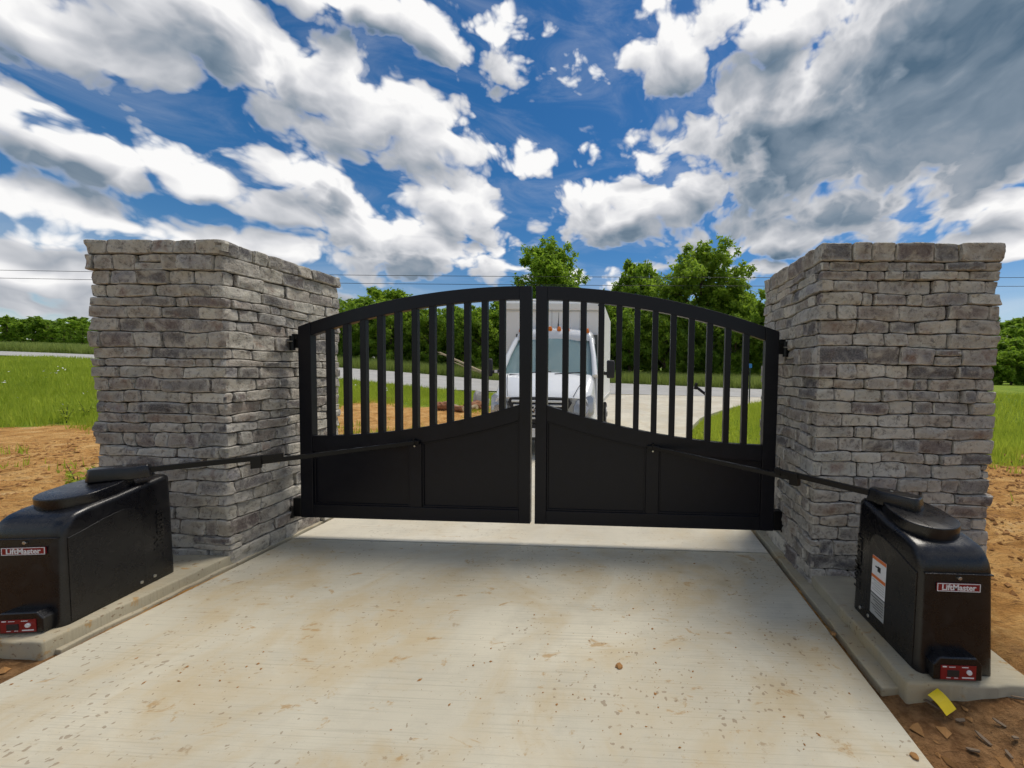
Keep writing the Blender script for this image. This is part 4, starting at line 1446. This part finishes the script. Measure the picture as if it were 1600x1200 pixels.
def leaf_cards(cent, size, n_up=0.35, r=None):
    """one small folded leaf sprig (two triangles) per centre"""
    r = r or rng
    n = len(cent)
    nrm = r.normal(size=(n, 3)); nrm[:, 2] += n_up*2; nrm /= np.linalg.norm(nrm, axis=1)[:, None]
    t = r.normal(size=(n, 3)); t -= nrm*np.sum(t*nrm, 1)[:, None]; t /= np.linalg.norm(t, axis=1)[:, None]
    b = np.cross(nrm, t)
    s = size*r.uniform(0.6, 1.35, n)[:, None]
    k = r.uniform(0.35, 0.6, n)[:, None]
    v = np.empty((n, 4, 3))
    v[:, 0] = cent - t*s
    v[:, 1] = cent + b*s*k + nrm*s*0.15
    v[:, 2] = cent + t*s
    v[:, 3] = cent - b*s*k + nrm*s*0.15
    f = np.arange(n*4).reshape(n, 4)
    return v.reshape(-1, 3), f


def tree_meshes(kind, seed, height, crown_r, crown_base, n_leaf, leaf_size, leaf_mat, lobes=16, gap=0.35, shape='round'):
    """trunk mesh and crown mesh of one tree of the given kind, base at the origin"""
    r = np.random.default_rng(seed)
    mb = MB()
    lean = r.normal(size=2)*0.03*height
    tr = [Vector((lean[0]*f*f + 0.04*height*0.1*math.sin(f*5 + seed), lean[1]*f*f, height*f)) for f in (0, 0.06, 0.2, 0.4, 0.6, 0.8, 0.93)]
    tw = 0.020*height + 0.05
    mb.tube(tr, [tw*1.35, tw, tw*0.85, tw*0.66, tw*0.45, tw*0.24, tw*0.08], 9)
    cents = []
    for k in range(lobes):
        f = crown_base + (1 - crown_base)*((k + 0.5)/lobes)**0.9
        if shape == 'round': prof = math.sqrt(max(0.02, 1 - ((f - crown_base)/(1 - crown_base)*2 - 0.9)**2/1.25))
        elif shape == 'cone': prof = (1.05 - (f - crown_base)/(1 - crown_base))**0.8
        else: prof = 0.55 + 0.45*math.sin((f - crown_base)/(1 - crown_base)*math.pi)
        a = k*2.399 + r.uniform(-.5, .5)
        rr = crown_r*prof*r.uniform(0.45, 0.95)
        ft = f*0.86
        base = tr[0].lerp(tr[-1], min(1, ft/0.93))
        tip = Vector((base.x + rr*math.cos(a), base.y + rr*math.sin(a), height*min(0.99, f + r.uniform(-.02, .05))))
        mid = base.lerp(tip, 0.5) + Vector((0, 0, 0.04*height*r.uniform(-.5, 1)))
        lw = tw*(1 - f)*0.5 + 0.018
        mb.tube([base - Vector((0, 0, 0.08*height*0.5)), mid, tip], [lw, lw*0.6, lw*0.2], 6)
        cents.append((tip, crown_r*r.uniform(0.30, 0.50)*(0.55 + 0.45*prof)))
        if r.random() < 0.6:
            cents.append((mid.lerp(tip, 0.3), crown_r*r.uniform(0.22, 0.36)*(0.5 + 0.5*prof)))
    me_t = mb.mesh('trunk', 'bark', smooth=True)
    # leaves crowd small twigs inside each lobe so that the outline is uneven and sky shows between them
    W = np.array([c[1]**2 for c in cents]); W = W/W.sum()
    pts = []
    for (c, rad), w in zip(cents, W):
        nl = int(n_leaf*w)
        ntw = max(5, int(nl/26))
        d = r.normal(size=(ntw, 3)); d /= np.linalg.norm(d, axis=1)[:, None]
        q = d*(rad*r.uniform(0.25, 1.10, ntw)[:, None]**0.7)
        q[:, 2] *= 0.78
        q = q[vnoise(q[:, 0]*2.2/rad*0.7 + 31 + c.x, q[:, 2]*2.2/rad*0.7 + q[:, 1]*1.3) > gap*0.9]
        if len(q) == 0: continue
        own = r.integers(0, len(q), nl)
        off = r.normal(size=(nl, 3))*rad*0.13
        p = q[own] + off + np.array(c)
        pts.append(p)
    pts = np.concatenate(pts)
    pts = pts[pts[:, 2] > height*crown_base*0.55]
    v, f = leaf_cards(pts, leaf_size, r=r)
    me_c = np_mesh('crown', v, f, leaf_mat, False)
    return me_t, me_c


TREE_KIND = {
    'tall': tree_meshes('tall', 1, 17.0, 5.0, 0.36, 26000, 0.25, 'leaf_mid', 34, 0.34),
    'locust': tree_meshes('locust', 2, 11.8, 3.9, 0.18, 28000, 0.19, 'leaf_bright', 36, 0.32),
    'oak': tree_meshes('oak', 3, 7.6, 3.0, 0.10, 19000, 0.17, 'leaf_mid', 28, 0.26),
    'bushy': tree_meshes('bushy', 4, 6.2, 2.5, 0.02, 11000, 0.16, 'leaf_bright', 20, 0.25, 'oval'),
    'dark': tree_meshes('dark', 5, 7.0, 2.6, 0.03, 11000, 0.16, 'leaf_dark', 20, 0.25, 'oval'),
    'cedar': tree_meshes('cedar', 6, 7.0, 1.7, 0.04, 9000, 0.13, 'leaf_dark', 24, 0.2, 'cone'),
    'far': tree_meshes('far', 7, 8.0, 3.4, 0.06, 4200, 0.34, 'leaf_mid', 16, 0.25),
    'fardark': tree_meshes('fardark', 8, 8.0, 3.2, 0.04, 4200, 0.34, 'leaf_dark', 16, 0.2, 'oval'),
}


def plant_tree(kind, x, y, h_scale, rot, label, group=None, name='tree', wide=1.0):
    t = thing(name, label, 'tree', (x, y, float(base_z(x, y)) - 0.1), rot, group)
    s = h_scale
    t.scale = (s*wide, s*wide, s)
    a, b = TREE_KIND[kind]
    link('trunk', a, t); link('crown', b, t)
    return t


def px_ray(u, v):
    return FWD + RGT*(u - 961.39)/600.0 - UPV*(v - 605.33)/600.0


def at_depth_y(u, y):
    d = px_ray(u, 580)
    k = (y - CAM[1])/d[1]
    return CAM[0] + d[0]*k


def tree_at(kind, u, v_top, y, label, group=None, wide=1.0, rot=None):
    """plant a tree of the right height on the line of sight through the photo's crown, y metres behind the gate"""
    d = px_ray(u, v_top); k = (y - CAM[1])/d[1]
    P = CAM + d*k
    H0 = {'tall': 17.0, 'locust': 11.8, 'oak': 7.6, 'bushy': 6.2, 'dark': 7.0, 'cedar': 7.0, 'far': 8.0, 'fardark': 8.0}[kind]
    zb = float(base_z(P[0], y))
    return plant_tree(kind, P[0], y, (P[2] - zb)/(H0*1.03), rot if rot is not None else random.uniform(0, 6.28), label, group, wide=wide)


tree_at('tall', 856, 381, 46, 'tall round-crowned tree standing alone above the truck roof', rot=0.6)
tree_at('locust', 1095, 386, 31, 'tallest bright green tree behind the right gate leaf', rot=2.0, wide=1.10)
tree_at('oak', 985, 410, 36, 'open-crowned tree just left of the tallest tree behind the right leaf', wide=0.72, rot=1.0)
tree_at('bushy', 1178, 462, 29, 'leafy tree touching the right pillar, right of the tallest tree', rot=0.3)
tree_at('oak', 1140, 440, 34, 'mid green tree just right of the tallest tree behind the right leaf', rot=3.1)
tree_at('oak', 590, 452, 33, 'broad domed tree rising above the left gate leaf beside the left pillar', wide=1.25, rot=0.9)
tree_at('dark', 535, 468, 31, 'dark tree half hidden by the left stone pillar')
ROWG = 'trees along the verge behind the road'
row = [('dark', 640, 480, 31), ('bushy', 672, 486, 29.5), ('oak', 700, 482, 32), ('dark', 722, 484, 30), ('bushy', 752, 490, 29.5), ('oak', 783, 470, 32), ('dark', 565, 476, 29.5),
       ('bushy', 610, 486, 29), ('dark', 812, 480, 31), ('oak', 960, 470, 31), ('dark', 985, 485, 29), ('dark', 1012, 470, 30.5), ('bushy', 1040, 490, 28), ('dark', 1072, 480, 28.5),
       ('dark', 1110, 492, 27.5), ('bushy', 1150, 498, 27.5), ('dark', 1200, 490, 27.5), ('oak', 930, 480, 33), ('oak', 880, 480, 33), ('bushy', 845, 486, 31)]
ORD = ['first', 'second', 'third', 'fourth', 'fifth', 'sixth', 'seventh', 'eighth', 'ninth', 'tenth', 'eleventh', 'twelfth', 'thirteenth', 'fourteenth',
       'fifteenth', 'sixteenth', 'seventeenth', 'eighteenth', 'nineteenth', 'twentieth', 'twenty-first', 'twenty-second', 'twenty-third']
row.sort(key=lambda q: q[1])
cnt_ = {}
for (k, u, v, y) in row:
    c_ = cnt_.setdefault(k, 0); cnt_[k] = c_ + 1
    lab = {'dark': 'dark green bushy tree', 'bushy': 'low bright green bushy tree', 'oak': 'mid green spreading tree'}[k]
    tree_at(k, u, v, y, lab + ' behind the road, ' + ORD[c_] + ' of its kind from the left', ROWG)
# second, farther line closing the view
for i, u in enumerate(range(520, 1240, 34)):
    v = (470 + 14*math.sin(i*1.7) + 8*math.sin(i*3.1)) + (12 if 620 < u < 830 else 0)
    tree_at('far' if i % 2 else 'fardark', u, v + 6, 44 + 6*(i % 3), 'tree of the dense wood far behind the road, ' + ORD[i] + ' from the left pillar', 'trees of the far wood')
# wood on the left skyline
fl = [(10, 494), (30, 499), (48, 495), (64, 500), (80, 497), (97, 502), (114, 499), (130, 496)]
for i, (u, v) in enumerate(fl):
    tree_at('fardark' if i % 3 else 'far', u, v, 42 + 5*(i % 2), 'dark tree on the left skyline, ' + ORD[i] + ' from the left edge of the photo', 'trees on the left skyline', wide=1.25)
for i, u in enumerate((98, 112, 128)):
    tree_at('cedar', u, 506 + 5*(i % 2), 33, 'narrow cedar before the left skyline wood, ' + ORD[2 - i] + ' from the left pillar', 'cedars beside the left pillar')
# wooded rise on the right
k = 0
for y, vv, nm in ((70, 500, 'topmost'), (58, 515, 'second'), (47, 532, 'third'), (38, 552, 'lowest')):
    for j, u in enumerate(range(1548, 1620, 17)):
        k += 1
        kind = ('fardark', 'far', 'fardark')[k % 3] if vv < 540 else ('bushy' if k % 2 else 'far')
        tree_at(kind, u + 6*math.sin(k*2.1), vv + 5*math.sin(k*1.3), y, 'tree on the wooded rise right of the right pillar, ' + nm + ' line, ' + ORD[j] + ' from the pillar', 'trees on the wooded rise', wide=1.15)

# ------------------------------------------------------------------ grass


def blades(name, pts, h, w, mat, label, cat='grass', lean=0.45):
    n = len(pts)
    z = ground_z(pts[:, 0], pts[:, 1])
    a = rng.uniform(0, 2*np.pi, n)
    hh = h*rng.uniform(0.45, 1.25, n)
    ww = w*rng.uniform(0.6, 1.4, n)
    dx, dy = np.cos(a)*ww, np.sin(a)*ww
    la = rng.uniform(0, 2*np.pi, n); lm = hh*lean*rng.uniform(0, 1, n)
    v = np.empty((n, 3, 3))
    v[:, 0] = np.stack([pts[:, 0] - dx, pts[:, 1] - dy, z - 0.02], 1)
    v[:, 1] = np.stack([pts[:, 0] + dx, pts[:, 1] + dy, z - 0.02], 1)
    v[:, 2] = np.stack([pts[:, 0] + np.cos(la)*lm, pts[:, 1] + np.sin(la)*lm, z + hh], 1)
    me = np_mesh(name, v.reshape(-1, 3), np.arange(n*3).reshape(n, 3), mat)
    return tag(link(name, me), label, cat, kind='stuff')


def scatter(n, x0, x1, y0, y1, thr=0.5, bias=None):
    x = rng.uniform(x0, x1, n); y = rng.uniform(y0, y1, n)
    g = grass_amount(x, y)
    keep = g + (fbm(x*1.1, y*1.1, 3) - 0.5)*0.9 > thr*rng.uniform(0.6, 1.4, n)
    apr = np.interp(y, AP_Y, AP_R); apl = np.interp(y, AP_Y, AP_L)
    keep &= ~((x > apl - 0.1) & (x < apr + 0.06) & (y > -0.5) & (y < 16.5))
    keep &= ~((y > road_near(x) - 0.15) & (y < road_far(x) + 0.15))
    keep &= ~((np.abs(x) < 3.7) & (np.abs(y) < 1.0))
    return np.stack([x, y], 1)[keep]


blades('meadow_grass', scatter(90000, -34, -8.0, 3.5, 19), 0.24, 0.018, 'grass_blade', 'bright green meadow grass left of the left pillar')
blades('field_grass', scatter(70000, 4.5, 26, 3.0, 20), 0.22, 0.016, 'grass_blade', 'bright green field grass right of the right pillar')
blades('edge_tufts', np.concatenate([scatter(9000, -22, -5.0, 1.5, 6.5, 0.16), scatter(7000, 4.5, 14, 1.0, 5.0, 0.16)]), 0.15, 0.012, 'grass_blade', 'straggling grass tufts where the clay meets the turf')
blades('sparse_grass', scatter(70000, -20, -2.2, 4.0, 17.0, 0.45), 0.13, 0.011, 'grass_blade', 'sparse young grass on the clay behind the left gate leaf')
blades('island_grass', scatter(45000, 1.9, 12, 4.6, 15.3, 0.5), 0.17, 0.012, 'grass_blade', 'bright grass beside the drive behind the right gate leaf')
fl_ = scatter(400, -24, -9, 5.5, 15, 0.5)[:150]
fz = ground_z(fl_[:, 0], fl_[:, 1]) + rng.uniform(0.16, 0.28, len(fl_))
fv, ff = leaf_cards(np.column_stack([fl_, fz]), 0.035)
tag(link('meadow_flowers', np_mesh('meadow_flowers', fv, ff, 'flower')), 'tiny white flower heads scattered in the left meadow', 'flowers', kind='stuff')
vx = rng.uniform(-55, 22, 110000); vy = road_far(vx) + 0.3 + rng.uniform(0, 1, 110000)**1.2*5.0
blades('verge_grass', np.stack([vx, vy], 1), 0.70, 0.022, 'grass_tall', 'tall pale grass on the verge behind the road', lean=0.35)

# ------------------------------------------------------------------ small things


def lump(seed, r, squash=0.7, n=10, rough=0.35):
    bm = bmesh.new()
    bmesh.ops.create_icosphere(bm, subdivisions=2, radius=r)
    rr = random.Random(seed); off = Vector((rr.uniform(0, 50),)*3)
    for v in bm.verts:
        k = 1 + rough*mnoise.fractal(v.co/r*1.3 + off, 1.0, 2.0, 3)
        v.co = v.co*k; v.co.z *= squash
    me = bpy.data.meshes.new('lump'); bm.to_mesh(me); bm.free()
    return me


def clod_field(name, pts, sizes, mat, label, cat, zf):
    """many small crumbs joined: eight-faced lumps"""
    n = len(pts)
    base = np.array([(1, 0, 0), (-1, 0, 0), (0, 1, 0), (0, -1, 0), (0, 0, 1), (0, 0, -1)], float)
    fc = np.array([(0, 2, 4), (2, 1, 4), (1, 3, 4), (3, 0, 4), (2, 0, 5), (1, 2, 5), (3, 1, 5), (0, 3, 5)])
    sc = sizes[:, None, None]*rng.uniform(0.55, 1.35, (n, 6, 1))*np.array([1.0, 1.0, 0.6])[None, None, :]
    a = rng.uniform(0, 6.28, n)
    v = base[None]*sc*np.stack([rng.uniform(0.7, 1.5, n), rng.uniform(0.6, 1.1, n), np.ones(n)], 1)[:, None, :]
    ca, sa = np.cos(a)[:, None], np.sin(a)[:, None]
    x = v[:, :, 0]*ca - v[:, :, 1]*sa; y = v[:, :, 0]*sa + v[:, :, 1]*ca
    v = np.stack([x + pts[:, 0:1], y + pts[:, 1:2], v[:, :, 2] + zf(pts[:, 0], pts[:, 1])[:, None] + sizes[:, None]*0.15], 2)
    f = (fc[None] + (np.arange(n)*6)[:, None, None]).reshape(-1, 3)
    me = np_mesh(name, v.reshape(-1, 3), f, mat, False)
    return tag(link(name, me), label, cat, kind='stuff')


# crumbs of clay on the drive, thicker along the wheel tracks
cx_ = rng.uniform(-2.2, 1.95, 5000); cy_ = rng.uniform(-2.35, -0.1, 5000)
keep = fbm(cx_*1.3 + 9, cy_*1.3, 3) > rng.uniform(0.42, 0.74, 5000)
P_ = np.stack([cx_, cy_], 1)[keep][:520]
clod_field('clay_crumbs', P_, 0.0018 + 0.0075*rng.random(len(P_))**5, 'clay', 'crumbs of clay strewn over the near concrete drive', 'clay crumbs', lambda x, y: np.zeros_like(x))
# clods in the dirt either side
for nm, x0, x1, lab in (('clay_clods', 2.06, 8.5, 'clods of brown clay right of the drive'), ('clay_clods', -10.5, -2.33, 'clods of brown clay left of the drive')):
    n_ = 9000
    X_ = x0 + (x1 - x0)*rng.random(n_); Y_ = rng.uniform(-2.6, 5.0, n_)
    kp = ~((Y_ > -1.6) & (Y_ < 0.7) & (np.abs(X_) < 3.5))
    X_, Y_ = X_[kp], Y_[kp]
    clod_field(nm, np.stack([X_, Y_], 1), 0.006 + 0.035*rng.random(len(X_))**3, 'clay', lab, 'clods', ground_z)

# the yellow tag lying in the dirt by the right pad
tb = MB()
vs_ = []
for i in range(5):
    f = i/4
    vs_.append([tb.bm.verts.new(((-0.042 + 0.084*k), -0.050 + 0.10*f, 0.012*math.sin(f*2.6) + (0.004 if k else 0.0) + q)) for k in (0, 1) for q in (0, 0.002)])
for a, b in zip(vs_, vs_[1:]):
    for (i, j) in ((0, 2), (3, 1), (1, 0), (2, 3)):
        tb.bm.faces.new([a[i], a[j], b[j], b[i]])
tb.bm.faces.new([vs_[0][i] for i in (0, 1, 3, 2)]); tb.bm.faces.new([vs_[-1][i] for i in (2, 3, 1, 0)])
yt = tb.build('plastic_tag', 'yellow_plastic', None)
yt.scale = (0.85, 0.85, 1); yt.location = (2.235, -1.605, 0.034); yt.rotation_euler = (math.radians(24), math.radians(-6), math.radians(24))
tag(yt, 'bright yellow plastic tag lying in the dirt below the right pad', 'tag')

# wood chips in the dirt at the right edge
chip_px = [(1452, 1115), (1560, 1148), (1585, 1172), (1520, 1185), (1500, 1140), (1575, 1190), (1545, 1100), (1420, 1098), (1590, 1120), (1535, 1165)]
CHIP_ORDER = {i: k for k, (u, i) in enumerate(sorted((u, i) for i, (u, v) in enumerate(chip_px) if i > 0))}
for i, (u, v) in enumerate(chip_px):
    d = px_ray(u, v); k = (-0.05 - CAM[2])/d[2]; P = CAM + d*k
    L = random.uniform(0.03, 0.07); w_ = random.uniform(0.010, 0.024)
    c = MB().prism([(-L/2, -w_*0.4), (-L*0.2, -w_/2), (L*0.35, -w_*0.45), (L/2, 0), (L*0.2, w_/2), (-L*0.4, w_*0.35)], 'z', 0, 0.005).build('wood_chip', 'chip_wood', None)
    c.location = (P[0], P[1], float(ground_z(P[0], P[1])) + 0.012); c.rotation_euler = (random.uniform(-.3, .3), random.uniform(-.3, .3), random.uniform(0, 3.1))
    if i == 0:
        c.scale = (1.5, 1.3, 1.2); c.rotation_euler = (0.1, 0.1, 2.0)
        tag(c, 'long pale wood chip lying beside the yellow tag', 'wood chip', 'wood chips in the dirt')
    else:
        tag(c, 'small pale wood chip in the dirt below the right pad, ' + ORD[CHIP_ORDER[i]] + ' from the drive', 'wood chip', 'wood chips in the dirt')

# clods large enough to pick out, on the drive
for i, (u, v, s, lab) in enumerate([(967, 1042, 0.020, 'largest clod of orange clay on the drive'), (1429, 1183, 0.016, 'dark pebble on the right edge of the drive near the camera'),
                                    (1302, 991, 0.016, 'brown clod in the gap beside the right pad')]):
    d = px_ray(u, v); k = (0.0 - CAM[2])/d[2]; P = CAM + d*k
    me = lump(i + 60, s, 0.55); me.materials.append(MATS['clay'])
    o = link('clay_clod', me, None, (P[0], P[1], 0.004)); tag(o, lab, 'clod')

# broken logs and rubble behind the left leaf
def log_thing(u, v, L, r, rz, tilt, mat, label, y=9.6, name='log'):
    x = at_depth_y(u, y)
    d = px_ray(u, v); P = CAM + d*((y - CAM[1])/d[1])
    t = thing(name, label, 'log', (P[0], y, float(ground_z(P[0], y))), rz)
    mb = MB()
    n = 7
    rr = random.Random(int(u*7 + v))
    path = [Vector((L*(i/(n - 1) - 0.5), 0.03*rr.uniform(-1, 1), r*0.9 + L*(i/(n - 1) - 0.5)*math.sin(tilt) + max(0, math.sin(tilt))*L*0.5)) for i in range(n)]
    mb.tube(path, [r*rr.uniform(0.82, 1.15) for _ in range(n)], 9)
    for vv in mb.bm.verts: vv.co += Vector((rr.uniform(-1, 1), rr.uniform(-1, 1), rr.uniform(-1, 1)))*r*0.13
    mb.build('bark_body', mat, t)
    end = path[-1] + Vector((0.006, 0, 0))
    MB().cyl(end, path[-1] - path[-2], r*0.85, 0.02, 9).build('cut_end', 'pale_wood', t)
    return t


log_thing(694, 632, 0.55, 0.16, 0.3, 0.0, 'log_wood', 'red-brown log chunk at the left end of the debris pile')
log_thing(716, 640, 0.55, 0.11, -0.4, 0.05, 'log_wood', 'brown split log low in the middle of the debris pile', y=9.4)
log_thing(742, 634, 0.60, 0.17, 0.9, 0.0, 'log_wood', 'thick red-brown log near the pale block in the debris pile', y=9.7)
log_thing(720, 622, 0.85, 0.06, -0.3, -0.28, 'pale_wood', 'thin broken branch lying on top of the debris pile', y=9.9)
log_thing(733, 629, 0.50, 0.09, 0.2, 0.1, 'pale_wood', 'short pale broken log on top of the debris pile', y=9.5)
log_thing(605, 610, 0.5, 0.05, 0.1, 0.0, 'log_wood', 'small brown stick lying alone in the grass behind the left leaf', y=12.0)
x_ = at_depth_y(751, 10.4)
me = lump(77, 0.30, 1.15, rough=0.22); me.materials.append(MATS['pale_rock'])
tag(link('pale_block', me, None, (x_, 10.4, float(ground_z(x_, 10.4)) + 0.28)), 'pale grey rounded block between the debris pile and the truck', 'rock')
# a fallen tree top across the verge, with bare branches
def fallen_branch():
    y = 24.6
    P = CAM + px_ray(712, 560)*((y - CAM[1])/px_ray(712, 560)[1])
    t = thing('fallen_branch', 'bare fallen branch sloping down over the verge left of the truck', 'branch', (P[0], y, float(ground_z(P[0], y))))
    mb = MB()
    mb.tube([(-1.2, 0, 1.75), (0.2, -0.1, 1.15), (1.6, -0.2, 0.55), (2.4, -0.3, 0.25)], [0.05, 0.08, 0.09, 0.10], 7)
    mb.build('main_limb', 'pale_wood', t, smooth=True)
    mb = MB(); mb.tube([(-0.6, 0.2, 1.2), (0.9, 0.0, 0.62), (2.2, -0.2, 0.15)], [0.03, 0.055, 0.06], 6)
    mb.build('side_limb', 'pale_wood', t, smooth=True)
    for k in range(6):
        a = -1.0 + 0.5*k
        MB().tube([(a, 0, 1.66 - 0.42*(a + 1.2)*0.98), (a - 0.35, 0.1*(-1)**k, 1.75 - 0.42*(a + 1.2) + 0.1), (a - 0.7, 0.25*(-1)**k, 1.9 - 0.42*(a + 1.2))], [0.025, 0.016, 0.006], 5).build('twig', 'pale_wood', t)
fallen_branch()

# keypad post behind the right leaf
def keypad_post():
    x, y = at_depth_y(1106, 5.4), 5.4
    t = thing('keypad_post', 'black access post with a slanted arm behind the right gate leaf', 'post', (x, y, float(ground_z(x, y))))
    MB().box((0.0, 0, 0.60), (0.10, 0.10, 1.20)).build('post', 'black_paint', t, bevel=0.008)
    MB().tube([(-0.03, -0.02, 1.10), (-0.26, -0.03, 1.27)], 0.032, 8).build('arm', 'black_paint', t)
    MB().box((-0.27, -0.04, 1.29), (0.06, 0.10, 0.15), Matrix.Rotation(0.2, 3, 'Y')).build('keypad_head', 'black_paint', t, bevel=0.01)
    MB().box((0, 0, 0.02), (0.2, 0.2, 0.03)).build('base_plate', 'black_paint', t, bevel=0.004)
keypad_post()

# blue marker sign at the far side of the drive
def blue_sign():
    x, y = at_depth_y(1172, 12.6), 12.6
    t = thing('marker_sign', 'small blue plate on a thin dark post beside the right pillar', 'sign', (x, y, float(ground_z(x, y))))
    MB().box((0, 0, 0.9), (0.05, 0.03, 1.8)).build('post', 'post_green', t, bevel=0.004)
    MB().box((-0.03, -0.022, 1.70), (0.19, 0.012, 0.17)).build('plate', 'sign_blue', t, bevel=0.003)
blue_sign()

# overhead cables
for v0, lab in ((432, 'upper of the two dark overhead cables crossing behind the gate'), (445, 'lower of the two dark overhead cables crossing behind the gate')):
    y = 27.5
    P = CAM + px_ray(800, v0)*((y - CAM[1])/px_ray(800, v0)[1])
    pth = [(x, y, P[2] + 0.00012*(x + 4)**2 - 0.0) for x in np.linspace(-150, 110, 40)]
    tag(MB().tube(pth, 0.019, 6).build('overhead_cable', 'cable', None, smooth=True), lab, 'cable', 'overhead cables')

# weeds by the left pillar
def weed(x, y, h, seed, label):
    r = np.random.default_rng(seed)
    t = thing('weed', label, 'plant', (x, y, float(ground_z(x, y))))
    mb = MB()
    pts = []
    for k in range(7):
        a = r.uniform(0, 6.28); L = h*r.uniform(0.6, 1.1); sp = 0.35*L
        p = [Vector((0, 0, 0)), Vector((math.cos(a)*sp*0.4, math.sin(a)*sp*0.4, L*0.55)), Vector((math.cos(a)*sp, math.sin(a)*sp, L))]
        mb.tube(p, [0.006, 0.004, 0.002], 5)
        for q in range(16):
            f = r.uniform(0.25, 1)
            b = p[0].lerp(p[2], f)
            pts.append((b.x + r.normal()*0.03, b.y + r.normal()*0.03, b.z + r.normal()*0.03))
    mb.build('stem', 'post_green', t)
    v, f = leaf_cards(np.array(pts), 0.035, r=r)
    link('foliage', np_mesh('foliage', v, f, 'grass_blade'), t)
for (u, v, y, h, lab) in ((122, 742, 0.9, 0.32, 'spindly green weed behind the left opener housing'), (104, 655, 5.4, 0.42, 'leafy weed at the edge of the meadow beside the left pillar'),
                          (135, 648, 6.0, 0.40, 'second leafy weed at the meadow edge, closer to the left pillar')):
    P = CAM + px_ray(u, v)*((y - CAM[1])/px_ray(u, v)[1])
    weed(P[0], y, h, int(u), lab)
